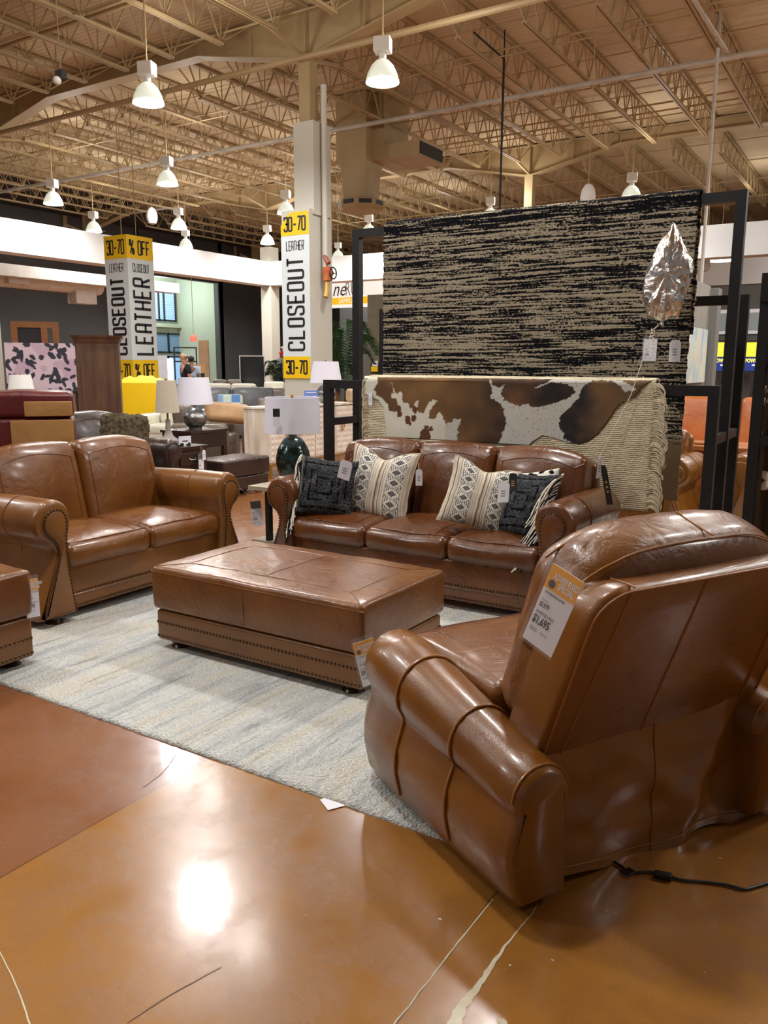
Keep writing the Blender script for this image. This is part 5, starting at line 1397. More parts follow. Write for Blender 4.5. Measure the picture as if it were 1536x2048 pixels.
# white chairs, yellow bin and seats between the pillar and the lamps
w1 = at_d(312, 850, 14.5)
seat('lounge_chair', 'ivory leather lounge chair in front of the yellow covered bin', 'chair', (w1.x, w1.y, 0), radians(20), .95, .9, .98, .46, 'ivory', n=1)
w2 = at_d(372, 860, 13.2); seat('lounge_chair', 'ivory leather chair partly behind the ribbed silver lamp', 'chair', (w2.x + .1, w2.y + .2, 0), radians(30), .9, .85, .72, .42, 'ivory', n=1)
w3 = at_d(285, 800, 16.0); t = thing('merchandise_bin', 'bright yellow display bin with crumpled yellow cloth on top', 'bin', (w3.x, w3.y, 0), radians(30))
MB().box(-.42, .42, -.4, .4, 0, at_d(285, 765, 16).z).build('bin_wall', 'yellow', t, smooth=False)
zz = at_d(285, 765, 16).z; MB().grid(20, 20, lambda u, v: (-.4 + .8 * u, -.38 + .76 * v, zz + .09 * (1 + nz(u * 5, v * 5, 2)) * min(1, 6 * u * (1 - u)) * min(1, 6 * v * (1 - v)))).build('cloth', mat('yellow_cloth', (240, 226, 70), .6), t)
w4 = at_d(232, 850, 12.2); seat('recliner', 'dark taupe leather recliner left of the linen lamp', 'recliner', (w4.x, w4.y, 0), radians(60), .62, .8, .98, .48, 'taupe', n=1)
w5 = at_d(468, 880, 12.6); seat('recliner', 'brown grey leather recliner behind the dark espresso ottoman', 'recliner', (w5.x, w5.y, 0), radians(120), 1.0, .9, .86, .46, 'taupe', n=1, arm=.26)
# pale and slate sofas in rows
rows = [((462, 800), 17.0, 2.2, .98, 'slate', 14, 'slate blue leather sofa in the middle, holding the patchwork pillow'), ((562, 818), 13.2, 1.3, .90, 'taupe', 8, 'taupe leather sofa just left of the grey column'),
        ((452, 780), 20.5, 1.7, .98, 'ivory', 6, 'pale sofa in the back row left of the corner column'), ((562, 782), 22.9, 1.6, .98, 'ivory', 4, 'pale sofa in the back row right of the corner column'), ((447, 775), 22.4, 1.2, 1.05, 'taupe', 8, 'grey brown sofa furthest back near the glass doors'),
        ((520, 800), 18.7, 1.9, .92, 'taupe', 5, 'long taupe sofa between the slate sofa and the back row')]
for (px, py), d_, W_, h_, m_, rz_, lab in rows:
    p = at_d(px, py, d_); seat('sofa', lab, 'sofa', (p.x, p.y, 0), radians(rz_ + 28), W_, .95, h_, .46, m_, n=2)
M['patch'] = mat('patchwork_cotton', (120, 150, 186), .9, attr='pattern')
pc = at_d(460, 812, 16.1); C = []; b = MB().rbox((0, 0, 0), (.5, .16, .46), .07, (16, 3, 16), 3)
for v in b.V:
    i, j = int((v[0] + .3) / .17), int((v[2] + .3) / .17); C.append(lin([(92, 130, 184), (188, 204, 190), (126, 158, 196), (210, 216, 196)][(i * 3 + j * 5) % 4]))
o = b.build('throw_pillow', 'patch', color=C); o.location = pc; o.rotation_euler = (radians(-15), 0, radians(38)); tag(o, 'blue and sage patchwork pillow on the slate sofa', 'pillow')
cp = at_d(388, 834, 12.9)
o = MB().rbox((0, 0, 0), (.7, .2, .3), .08, (5, 3, 4)).build('throw_pillow', mat('camel_leather', (190, 150, 108), .45, col2=(170, 130, 90))); pz_ = at_d(455, 826, 12.6); o.location = pz_; o.rotation_euler = (radians(-20), radians(6), radians(60)); tag(o, 'camel leather cushion just right of the ribbed silver lamp', 'pillow')
# brown wooden open frame far left, and a floor mirror and metal stand by the doors
f0, f1 = at_d(20, 642, 21), at_d(117, 652, 21); dv = f1 - f0; dv.z = 0; Lf = dv.length
t = thing('canopy_frame', 'tall orange-brown wooden frame standing against the dark wall, above the leopard picture', 'furniture', (f0.x, f0.y, 0), atan2(dv.y, dv.x))
M['honey'] = mat('honey_wood', (160, 104, 56), .45, col2=(140, 88, 46), nscale=3, stretch=(1, 1, 6)); zt_ = f0.z
for x in (.0, Lf * .62, Lf - .14): MB().box(x, x + .14, 0, .14, 0, zt_ - .14).build('post', 'honey', t, smooth=False)
MB().box(0, Lf, 0, .14, zt_ - .14, zt_).build('top_rail', 'honey', t, smooth=False)
MB().box(.14, Lf * .62, .05, .09, 0, zt_ - .14).build('panel', 'ink', t, smooth=False)
m0 = at_d(505, 760, 25.0); t = thing('floor_mirror', 'dark leaning floor mirror with thin silver frame left of the corner column', 'mirror', (m0.x, m0.y, 0), radians(40))
zt_ = at_d(505, 711, 25).z; MB().box(-.38, .38, -.02, .02, 0, zt_).build('frame', 'galv', t, smooth=False); MB().box(-.35, .35, -.025, -.02, .03, zt_ - .03).build('glass', mat('mirror_glass', (60, 62, 64), .1, metal=.6), t, smooth=False)
g0 = at_d(372, 740, 26.0); zt_ = at_d(370, 694, 26).z; t = thing('metal_stand', 'dark metal shelf frame standing before the glass doors', 'rack', (g0.x, g0.y, 0), radians(45))
for x in (-.33, .33):
    for y in (-.12, .12): MB().box(x - .02, x + .02, y - .02, y + .02, 0, zt_).build('post', 'mull', t, smooth=False)
for z in (zt_, zt_ - .42): MB().box(-.35, .35, -.14, .14, z - .04, z).build('shelf', 'mull', t, smooth=False)
g1 = at_d(399, 738, 24.6); t = thing('cardboard_box', 'tan box with a white label beside the bald man', 'box', (g1.x, g1.y, 0), radians(45))
MB().box(-.15, .15, -.15, .15, at_d(399, 746, 24.6).z, at_d(399, 729, 24.6).z).build('carton', mat('tan_board', (196, 150, 88), .7), t, smooth=False); MB().box(-.14, .14, -.14, .14, 0, at_d(399, 746, 24.6).z).build('plinth', 'ink', t, smooth=False)
flat_card(t, 'label', 'card', (0, -.151, at_d(399, 736, 24.6).z), (1, 0, 0), (0, 0, 1), .06, .12)
b0 = at_d(318, 735, 19.5); t = thing('banner_stand', 'upright white banner panel right of the sale pillar', 'sign', (b0.x, b0.y, 0), radians(35)); MB().box(-.19, .19, -.02, .02, .05, at_d(318, 711, 19.5).z).build('panel', 'card', t, smooth=False); MB().box(-.2, .2, -.12, .12, 0, .05).build('foot', 'black', t, smooth=False)

# pendant with red lantern in the entrance
q_ = at_d(387, 676, 33); t = thing('pendant_lantern', 'small red pendant lantern hanging in the entrance', 'lamp', tuple(q_))
MB().lathe([(.10, -.14), (.13, -.05), (.12, .06), (.06, .12)], n=16).build('shade', mat('red_lantern', (236, 110, 90), .4, emit=.8), t); MB().tube([(0, 0, .12), (0, 0, 4.2)], .012, 5).build('cord', 'tan', t)
# ================================================================ CARDS AND HANG TAGS
def price_card(label, TL, TR, BL, big, small, head=True, cords=(), group=None, sleeve=True, name='price_card', title='ROCKY MOUNTAIN LEATHER'):
    TL, TR, BL = Vector(TL), Vector(TR), Vector(BL); ux = TR - TL; w = ux.length; uy = TL - BL; h = uy.length
    t = thing(name, label, 'price tag', TL, 0, group); m = frame_mtx((0, 0, 0), ux, uy); n = Vector((m[0][2], m[1][2], m[2][2])); X = Vector((m[0][0], m[1][0], m[2][0])); Y = Vector((m[0][1], m[1][1], m[2][1]))
    def at(u, v, k=.001): return X * (u * w) - Y * (v * h) + n * k
    def rect(nm, mm, u0, v0, u1, v1, k): MB().add([at(u0, v1, k), at(u1, v1, k), at(u1, v0, k), at(u0, v0, k)], [(0, 1, 2, 3)]).build(nm, mm, t, smooth=False)
    flat_card(t, 'paper', 'card', at(.5, .5, -.001), X, Y, w, h, .0016)
    def word(txt, u, v, hh, mm='ink', xs=.7, bold=.0, nm='lettering'):
        return font_text(nm, txt, t, m @ Matrix.Translation((u * w, -v * h, .0016)), hh * h, mm, xs, bold * h)
    if head:
        rect('header_band', 'amber' if head is True else head, 0, 0, 1, .30, .0011)
        if head is True:
            word('ADVERTISED', .17, .155, .105, 'card', .62, .003); word('SPECIAL', .40, .245, .105, 'card', .62, .003)
            MB().lathe([(0, 0), (.085 * w * 1.3, 0), (0, .0004)], n=20, cap=False).xf(m @ Matrix.Translation((.20 * w, -.225 * h, .0018))).build('round_logo', 'logo', t, smooth=False)
            word('afw', .115, .24, .045, 'amber', .8)
            word(title, .10, .355, .042, 'ink', .52, .0006); word('MARKET PRICE', .10, .455, .03, 'greyink', .6)
            word(small, .08, .53, .08, 'ink', .66, .0012); word('ADVERTISED PRICE', .07, .625, .055, 'ink', .58)
            word(big, .06, .745, .14, 'ink', .66, .0035)
    if head is not True:
        word(small, .10, .50, .07, 'ink', .7, .001); word(big, .06, .75, .14, 'ink', .62, .003); word('ADVERTISED PRICE', .1, .6, .045, 'ink', .5)
    b = MB(); v0 = .80 if head is True else .84
    for k in range(14):
        u = .08 + .016 * k
        if k % 3 != 2: b.add([at(u, v0 + .05, .0016), at(u + .010, v0 + .05, .0016), at(u + .010, v0, .0016), at(u, v0, .0016)], [(0, 1, 2, 3)])
    b.build('barcode', 'greyink', t, smooth=False)
    for k, vv in enumerate((v0 + .01, v0 + .03)): rect('small_print', 'greyink', .42, vv, .66, vv + .007, .0016)
    if sleeve: flat_card(t, 'sleeve', 'clear', at(.47, .46, .004), X, Y, w * 1.14, h * 1.13, .0008)
    for c in cords: MB().tube([at(.5, -.03, .002), Vector(c) - TL], .0009, 5).build('cord', 'clearcord', t)
    return t
M['clearcord'] = mat('clear_cord', (214, 200, 184), .3); M['logo'] = mat('logo_disc', (62, 62, 56), .5)
# on the large recliner: hangs over the side of the leaning back
c = [at_d(1107, 1126, 1.985), at_d(1168, 1165, 1.93), at_d(1049, 1276, 2.0)]
TLr, TRr, BLr = c
price_card('price card reading $1,695 hanging over the back of the large recliner', TLr, TLr + (TRr - TLr), BLr, '$1,695', '$2,979', cords=(TLr.lerp(TRr, .75) + Vector((0, 0, .085)), TLr.lerp(TRr, 1.3) + Vector((0, 0, .085))))
k = Vector((-1.870, 2.845, 0)); a = on_plane(705, 1288, k, (.75, -.66, 0)); b_ = on_plane(745, 1275, k, (.75, -.66, 0)); c = on_plane(701, 1379, k, (.75, -.66, 0))
price_card('price card reading $995 hanging on the front corner of the large ottoman', a, b_, c, '$995', '$1,656', cords=(Vector((-1.885, 2.826, .30)),))
k = Vector((-3.515, 2.33, 0)); a = on_plane(49, 1160, k, (.95, -.30, 0)); b_ = on_plane(75, 1156, k, (.95, -.30, 0)); c = on_plane(43, 1238, k, (.95, -.30, 0))
price_card('price card reading $595 on the small ottoman at the picture edge', a, b_, c, '$595', '$1,104', cords=(Vector((-3.51, 2.34, .42)),))
k = on_y(510, 1020, 4.62); a, b_, c = [on_plane(x, y, k, (.5, -.86, 0)) for x, y in ((500, 1003), (521, 1001), (500, 1053))]
price_card('price card reading $298 hanging from the plank side table', a, b_, c, '$298', '$520', head='ink', cords=(Vector((-4.14, 4.53, .575)),))
a, b_, c = [on_y(x, y, YM - .035) for x, y in ((1288, 678), (1315, 678), (1286, 722))]
price_card('price card reading $1,299 pinned on the streaked rug below the balloon', a, b_, c, '$1,299', '$1,999', head=False, cords=(on_y(1303, 655, YM - .03),))
ka = on_z(420, 905, .5); a, b_, c = [on_x(x, y, ex + .06) for x, y in ((397, 910), (407, 909), (395, 940))]
price_card('narrow price card on the dark end table with the drawer', a, b_, c, '$489', '$799', head='ink', cords=(on_x(402, 892, ex + .05),))
def hang_tag(label, px, py, place, w, h, ux=(1, 0, 0), uy=(0, 0, 1), dark=False, cord=None, m='card'):
    p = place(px, py); t = thing('hang_tag', label, 'tag', p); ux, uy = Vector(ux).normalized(), Vector(uy).normalized(); n = ux.cross(uy)
    P = [(-.5, -.5), (.5, -.5), (.5, .36), (.34, .5), (-.34, .5), (-.5, .36)]
    MB().loft([[ux * (x * w) + uy * (y * h) + n * k for x, y in P] for k in (0, .0015)]).build('card', m, t, smooth=False)
    q = MB()
    for v in (-.2, -.08, .04): q.add([ux * (x * w) + uy * (y * h) + n * .002 for x, y in ((-.2, v), (.18, v), (.18, v + .06), (-.2, v + .06))], [(0, 1, 2, 3)])
    q.build('print', 'greyink' if m == 'card' else 'tanback', t, smooth=False)
    if cord is not None: MB().tube([uy * (.42 * h) + n * .001, Vector(cord) - p], .0009, 5).build('cord', 'clearcord', t)
    return t
hang_tag('white hang tag on the streaked rug, right of the price card', 1350, 702, lambda x, y: on_y(x, y, YM - .035), .075, .145, cord=on_y(1352, 680, YM - .03))
hang_tag('white hang tag on the right edge of the left striped pillow', 838, 955, lambda x, y: at_d(x, y, 5.36), .045, .11, (1, .5, 0), cord=at_d(836, 925, 5.40))
hang_tag('white price tag tucked between the left fringed and striped pillows', 690, 940, lambda x, y: at_d(x, y, 5.36), .085, .13, (.82, .5, -.35), (.25, 0, .95), cord=at_d(703, 917, 5.38))
hang_tag('white hang tag on the right striped pillow near the fringed pillow', 1007, 985, lambda x, y: at_d(x, y, 4.74), .07, .12, (1, .1, .12), (.05, 0, 1), cord=at_d(1012, 962, 4.78))
hang_tag('black hang tag peeking out between the right striped and calf pillows', 1026, 965, lambda x, y: at_d(x, y, 4.80), .05, .11, (1, .1, 0), m='ink')
hang_tag('white hang tag at the right end of the long sofa back', 1199, 935, lambda x, y: at_d(x, y, 4.98), .035, .13, (.4, .9, 0), (.1, 0, 1), cord=at_d(1200, 908, 5.0))
hang_tag('long black hang tag beside the white one on the long sofa back', 1213, 970, lambda x, y: at_d(x, y, 4.94), .04, .24, (.7, .7, 0), (-.22, 0, .95), m='ink', cord=at_d(1202, 908, 5.0))
hang_tag('small white label sewn on the left edge of the cowhide', 741, 798, lambda x, y: on_y(x, y, YF - .05), .033, .10)
hang_tag('white hang tag on the pull of the end table drawer', 408, 910, lambda x, y: on_x(x, y, ex + .075), .05, .11, (0, 1, 0), cord=on_x(405, 895, ex + .05))

# foil balloon on its ribbon
bc = on_y(1331, 545, 5.42); t = thing('balloon', 'crumpled silver foil star balloon floating before the streaked rug', 'balloon', bc)
M['foil'] = mat('silver_foil', (240, 238, 236), .20, metal=1, wrinkle=.8, wscale=9)
SIL = [(.0, -.30), (.055, -.275), (.09, -.285), (.125, -.17), (.155, -.06), (.165, .05), (.12, .13), (.07, .24), (.03, .305), (.0, .25), (-.05, .19), (-.09, .09), (-.125, -.01), (-.13, -.12), (-.11, -.24), (-.06, -.285)]
P = [Vector((x, 0, z)) for x, z in spline([(x, z, 0) for x, z in SIL], 4, True) for _ in (0,)] if False else [Vector((p.x, 0, p.y)) for p in spline([(x, z, 0) for x, z in SIL], 4, True)]
secs = []
for k in range(9):
    a_ = -pi / 2 + pi * k / 8; s_ = cos(a_) ** .6 if abs(cos(a_)) > .02 else .0
    s_ = max(s_, .12); secs.append([Vector((p.x * s_ + .01 * nz(p.x * 20, p.z * 20, k), .085 * sin(a_) + .022 * nz(p.x * 14, p.z * 11, 3 + k), p.z * (s_ ** .8))) for p in P])
MB().loft(secs).xf(Matrix.Rotation(radians(18), 4, 'Z')).build('foil_body', 'foil', t, angle=25)
MB().lathe([(.006, 0), (.010, -.02), (.012, -.04)], (.0, 0, -.29), 8).build('neck', 'foil', t)
r0 = Vector((.0, 0, -.30)); b = MB(); L_ = []
for k in range(70): L_.append(r0 + Vector((-.055 + .011 * cos(k * .75), .011 * sin(k * .75), -.04 - .0026 * k)))
b.tube(L_, .0022, 4); b.tube([r0, r0 + Vector((-.02, 0, -.02)), L_[0]], .0022, 4)
e_ = on_y(1262, 790, 5.27); e2_ = on_y(1190, 930, 5.2)
b.tube([r0, on_y(1303, 665, 5.40) - bc, e_ - bc, e2_ - bc + Vector((0, -.0, 0))], .0020, 5); b.build('ribbon', 'whiteyarn', t)

# ================================================================ RIGHT EDGE AND FAR RIGHT
t = thing('bookcase', 'dark wood and black steel bookcase cut by the right picture edge', 'bookcase', (-.10, 5.0, 0))
M['barn'] = mat('charred_oak', (128, 114, 92), .6, col2=(98, 86, 68), nscale=2.5, stretch=(6, 6, .8))
bt = on_y(1506, 547, 4.85).z; sh1 = on_y(1490, 728, 4.85).z; sh2 = on_y(1486, 890, 4.85).z; bl = on_y(1486, 1010, 4.85).x - t.location.x; br = bl + .95
for x in (bl, br - .05):
    for y in (-.15, .25): MB().box(x, x + .055, y, y + .055, 0, bt).build('post', 'black', t, smooth=False)
for z in (.30, sh2, sh1, bt - .055): MB().box(bl + .004, br - .004, -.147, .285, z, z + .055).build('shelf', 'black', t, smooth=False)
MB().box(bl + .02, br - .02, .26, .285, .1, bt - .05).build('back_panel', 'barn', t, smooth=False)
for x in (bl + .06, br - .075): MB().box(x, x + .016, -.09, .26, .1, bt - .05).build('side_panel', 'barn', t, smooth=False)
MB().loft([[(bl + x, y, z) for x, z in ((0, bt - .002), (.14, bt - .002), (.12, bt - .05), (.075, bt - .09), (.06, bt - .15), (0, bt - .15))] for y in (-.165, -.15)]).build('corner_bracket', 'black', t, smooth=False)
M['petal'] = mat('white_petal', (240, 238, 230), .6, bump=.1, bscale=80)
M['leafgreen'] = mat('leaf_green', (96, 142, 104), .5, col2=(70, 116, 80), nscale=6)
def petals(label, px, py, zsh, stems):
    p = on_y(px, py, 4.90); t = thing('white_flower', label, 'flower', (p.x + .06, 4.95, zsh))
    b = MB().lathe([(.045, 0), (.055, .03), (.05, .09), (.04, .10)], (.10, 0, 0), 16); b.build('pot', 'white', t)
    q = MB(); q.tube([(.10, 0, .08), (.07, -.01, p.z - zsh - .02), (.0, -.02, p.z - zsh)], .004, 5); q.build('stem', 'leafgreen', t)
    for k in range(stems):
        a = k * 2 * pi / stems; d = Vector((cos(a), -.3, sin(a))).normalized()
        q = MB(); q.sphere((0, 0, 0), (.05, .012, .026), 12, 8); q.xf(Matrix.Translation(Vector((-.02, -.02, p.z - zsh)) + d * .035) @ Matrix.Rotation(-a, 4, 'Y')); q.build('petal', 'petal', t)
    q = MB(); q.sphere((0, 0, 0), (.07, .006, .02), 12, 6); q.xf(Matrix.Translation((.02, -.01, p.z - zsh - .06)) @ Matrix.Rotation(radians(38), 4, 'Y')); q.build('leaf', 'leafgreen', t)
petals('white flower on the upper shelf at the right picture edge', 1536, 792, sh2 + .055, 5)
petals('white flower with green leaf on the lower shelf at the right picture edge', 1530, 962, .355, 5)

# furniture seen past the rack
p = at_d(1432, 890, 8.6); t = thing('trunk_table', 'orange-brown wooden chest behind the black rack', 'chest', (p.x + .1, p.y, 0), radians(0))
M['pine'] = mat('orange_pine', (170, 104, 52), .4, col2=(146, 86, 40), nscale=3, stretch=(1, 6, 6), coat=.1)
zt_ = p.z + .01
MB().box(-.6, .6, -.3, .3, .05, zt_ - .04).build('body', 'pine', t, smooth=False); MB().box(-.64, .64, -.34, .34, zt_ - .04, zt_).build('top', 'pine', t, smooth=False)
for sx in (-1, 1): d = MB().rbox((sx * .3, -.305, zt_ * .55), (.55, .02, zt_ * .5), .005, (1, 1, 1)).build('drawer', 'pine', t); MB().dome((sx * .3, -.32, zt_ * .55), (0, -1, 0), .02).build('knob', 'ink', d)
MB().rbox((-.25, -.1, zt_ + .012), (.22, .12, .02), .008, (2, 2, 1)).build('tray', 'pine', t)
p = at_d(1432, 870, 9.4); seat('sofa', 'bright orange leather sofa behind the wooden chest', 'sofa', (p.x, p.y + .7, 0), radians(0), 2.2, .95, at_d(1432, 806, 9.9).z, .50, 'orange', n=2)
p = at_d(1385, 930, 7.2); make_sofa('sofa', 'brown leather sofa whose round arm shows between hanging rugs and rack post', 'sofa', (p.x - 1.15, p.y - .1, 0), radians(0), 2.3, .9, 2, 'cognac', 'cognac_soft', nails=False)
p = at_d(1432, 945, 7.6); make_sofa('sofa', 'tan leather sofa behind the right posts of the black rack', 'sofa', (p.x + 1.13, p.y, 0), radians(0), 2.1, .9, 2, 'saddle', 'cognac_soft', nails=False)
p = at_d(1395, 1015, 6.95); o = MB().box(-1.2, 1.4, -.5, 1.3, 0, .012).build('area_rug', mat('ivory_rug', (226, 222, 206), .9, col2=(206, 202, 190), nscale=30, bump=.4, bscale=90)); o.location = (p.x + .2, p.y - .0, 0); tag(o, 'ivory rug seen between the rugs and the rack posts', 'rug')
# grey partition with painting
pw = on_y(1420, 600, 14.0)
struct(MB().box(pw.x - .12, pw.x, 11.2, 14.0, 0, on_y(1420, 573, 14.0).z).build('wall_partition', mat('grey_partition', (138, 134, 126), .7, col2=(130, 126, 118)), smooth=False))
struct(MB().box(pw.x - .05, pw.x + .12, 14.0, 14.3, 0, on_y(1426, 577, 14.1).z).build('wall_partition', mat('grey_partition_edge', (112, 112, 108), .7), smooth=False))
xa, xb = on_x(1370, 700, pw.x + .03), on_x(1412, 700, pw.x + .03)
t = thing('painting', 'abstract painting in pale blue, green and peach on the grey partition', 'picture', (pw.x + .01, (xa.y + xb.y) / 2, 1.5)); C = []
hh = on_x(1400, 657, pw.x + .03).z - 1.5; lo = on_x(1395, 765, pw.x + .03).z - 1.5; ww = abs(xb.y - xa.y)
b = MB().grid(60, 60, lambda u, v: (.03, -ww / 2 + ww * u, lo + (hh - lo) * v))
for v in b.V:
    k = nz(v[1] * 3, v[2] * 1.6, 4); g_ = nz(v[1] * 7, v[2] * 3, 8); c_ = mixc((178, 200, 200), (206, 204, 186), .5 + k); c_ = mixc(c_, (132, 152, 190), max(0, g_)); c_ = mixc(c_, (222, 168, 132), max(0, -g_ - .15) * 1.6); C.append(lin(c_))
M['abstract'] = mat('abstract_canvas', (200, 200, 200), .6, attr='pattern'); b.build('canvas', 'abstract', t, color=C); MB().box(0, .029, -ww / 2, ww / 2, lo, hh).build('stretcher', 'ink', t, smooth=False)
# screens with an offer
for i, (xl, xr) in enumerate(((1426, 1466), (1489, 1530))):
    a, b_ = on_y(xl, 685, 20.0), on_y(xr, 742, 20.0); t = thing('advert_screen', ('lit yellow and navy POWER screen seen left of the rack post', 'lit yellow and navy screen in the gap beside the bookcase')[i], 'screen', ((a.x + b_.x) / 2, 20.05, a.z)); W_ = b_.x - a.x; H_ = a.z - b_.z
    MB().box(-W_ / 2 - .05, W_ / 2 + .05, .0, .08, -H_ - .05, .05).build('housing', 'ink', t, smooth=False)
    MB().box(-W_ / 2, W_ / 2, -.02, -.001, -H_ * .5, 0).build('yellow_panel', mat('screen_yellow', (236, 226, 60), .3, emit=.9), t, smooth=False); MB().box(-W_ / 2, W_ / 2, -.02, -.001, -H_, -H_ * .52).build('navy_panel', mat('screen_navy', (32, 50, 120), .3, emit=.7), t, smooth=False)
    fm = frame_mtx((-W_ * .42, -.025, -H_ * .70), (1, 0, 0), (0, 0, 1)); M['scry'] = M.get('scry') or mat('screen_letters', (240, 232, 90), .3, emit=1.0)
    font_text('lettering', 'POWER RE', t, fm, H_ * .19, 'scry', W_ / (H_ * 1.05), .004); MB().box(-W_ * .1, W_ * .45, -.03, -.021, -H_ * .82, -H_ * .77).build('print', 'scrw' if 'scrw' in M else M.setdefault('scrw', mat('screen_white', (210, 220, 240), .3, emit=.9)), t, smooth=False)
    MB().box(-.06, .06, .0, .06, -a.z, -H_ - .05).build('stand', 'ink', t, smooth=False)
a = on_y(1428, 620, 20.6); b_ = on_y(1470, 668, 20.6); t = thing('mirror', 'pale framed mirror hung above the yellow and navy screens', 'mirror', ((a.x + b_.x) / 2, 20.65, b_.z)); MB().box(-.9, .9, 0, .05, 0, a.z - b_.z).build('frame', 'card', t, smooth=False); MB().box(-.82, .82, -.01, 0, .08, a.z - b_.z - .08).build('glass', mat('mirror_pale', (170, 184, 184), .1, metal=.3), t, smooth=False)
struct(MB().box(-6, 4, 20.7, 20.9, 0, b_.z + 1.1).build('wall_partition', 'darkwall', smooth=False))

# banner over the back aisle and its neighbour panel
a, b_ = on_y(655, 566, 25.0), on_y(770, 612, 25.0)
t = thing('hanging_banner', 'lit white banner with script letters and a yellow strip behind the column', 'sign', ((a.x + b_.x) / 2, 25, b_.z)); W_ = b_.x - a.x; H_ = a.z - b_.z
M['banner'] = mat('lit_banner', (250, 250, 246), .5, emit=.55); MB().box(-W_ / 2, W_ / 2 + 1.2, 0, .06, 0, H_).build('panel', 'banner', t, smooth=False)
MB().box(-W_ / 2, W_ / 2 + 1.2, -.008, 0, .12, H_ * .40).build('yellow_strip', mat('lit_yellow', (250, 196, 30), .5, emit=.5), t, smooth=False)
sh = Matrix.Identity(4); sh[0][1] = .3
font_text('lettering', 'ne', t, frame_mtx((-W_ / 2 + .22, -.012, H_ * .47), (1, 0, 0), (0, 0, 1)) @ sh, .75, 'ink', .8); font_text('lettering', 'RUN', t, frame_mtx((-W_ / 2 + .80, -.012, H_ * .47), (1, 0, 0), (0, 0, 1)), .72, 'greyink', .55)
font_text('lettering', 'SAMPLE', t, frame_mtx((-W_ / 2 + .5, -.014, .16), (1, 0, 0), (0, 0, 1)), .25, 'banner', .8)
for x in (-W_ / 2 + .2, W_ / 2): MB().tube([(x, .03, H_), (x, .03, 6.9 - b_.z)], .008, 5).build('cable', 'tan', t)
a = on_y(735, 590, 17); b_ = on_y(768, 752, 17)
struct(MB().box(a.x, b_.x + .6, 17, 17.2, 0, a.z).build('wall_partition', mat('khaki_partition', (118, 110, 92), .7, col2=(110, 102, 86)), smooth=False))
t = thing('brochure_rack', 'small wall rack with a yellow brochure beside the khaki partition', 'rack', tuple(on_y(752, 735, 16.9))); MB().box(-.12, .12, -.06, .06, -.15, .12).build('holder', 'ink', t, smooth=False); MB().box(-.08, .1, -.1, -.065, -.1, .02).build('brochure', 'yellow', t, smooth=False); MB().box(-.06, .1, -.08, -.062, .03, .16).build('brochure', 'card', t, smooth=False)

# palm and leafy plant behind the column
def palm(label, base, h, nfr, spread, m, name='potted_palm', seed=3):
    rs = random.Random(seed); t = thing(name, label, 'plant', (base.x, base.y, 0))
    MB().lathe([(.17, 0), (.22, .30), (.20, .31), (.19, .28)], n=20).build('pot', 'ink', t); MB().tube([(0, 0, .25), (.02, 0, h * .45)], .03, 7).build('trunk', 'foot', t)
    for k in range(nfr):
        a = 2.4 * k + rs.random(); L_ = spread * rs.uniform(.7, 1.1); top = h * rs.uniform(.72, 1.0); d = Vector((cos(a), sin(a), 0))
        sp = spline([(0, 0, h * .35), d * L_ * .25 + Vector((0, 0, top * .75)), d * L_ * .6 + Vector((0, 0, top)), d * L_ + Vector((0, 0, top * .82))], 6); b = MB(); b.tube(sp, .006, 4); sd = Vector((-d.y, d.x, 0))
        for i in range(4, len(sp) - 1):
            for s_ in (-1, 1):
                for j in (0, .5):
                    p0 = sp[i].lerp(sp[i + 1], j); q = p0 + sd * s_ * .20 + d * .10 + Vector((0, 0, -.05)); w = Vector((0, 0, .013)) + d * .012
                    b.add([p0 - w, p0 + w, q], [(0, 1, 2)])
        b.build('frond', m, t, smooth=False)
    return t
M['palmgreen'] = mat('palm_green', (52, 92, 44), .5, col2=(34, 66, 32), nscale=3)
M['deepgreen'] = mat('deep_green', (38, 66, 46), .5, col2=(26, 48, 34), nscale=3)
pb = at_d(690, 760, 17.5); palm('tall feathery palm between the grey column and the black rack', pb, at_d(690, 632, 17.5).z, 22, .75, 'palmgreen')
pb = at_d(560, 760, 25); palm('dark leafy plant between corner column and closeout board', pb, at_d(560, 712, 25).z, 14, .6, 'deepgreen', 'potted_plant', 9)
for i, (px, py, c_, w_) in enumerate(((568, 697, (232, 230, 226), 'white'), (564, 708, (206, 58, 52), 'red'), (571, 712, (52, 92, 196), 'blue'))):
    p = at_d(px, py, 21.5 - .4 * i); t = thing('balloon', '%s foil star balloon peeking out beside the closeout board' % w_, 'balloon', p); b = MB(); q = []
    for k in range(10): r_ = .13 if k % 2 == 0 else .065; q.append((r_ * sin(k * pi / 5), r_ * cos(k * pi / 5)))
    b.loft([[(x * s_, y, z * s_) for x, z in q] for y, s_ in ((-.05, .3), (-.02, .85), (0, 1), (.02, .85), (.05, .3))]).build('foil_body', mat(w_ + '_foil', c_, .2, metal=.5), t, smooth=False); MB().tube([(0, 0, -.07), (.05, 0, -1.1)], .004, 4).build('ribbon', 'card', t)

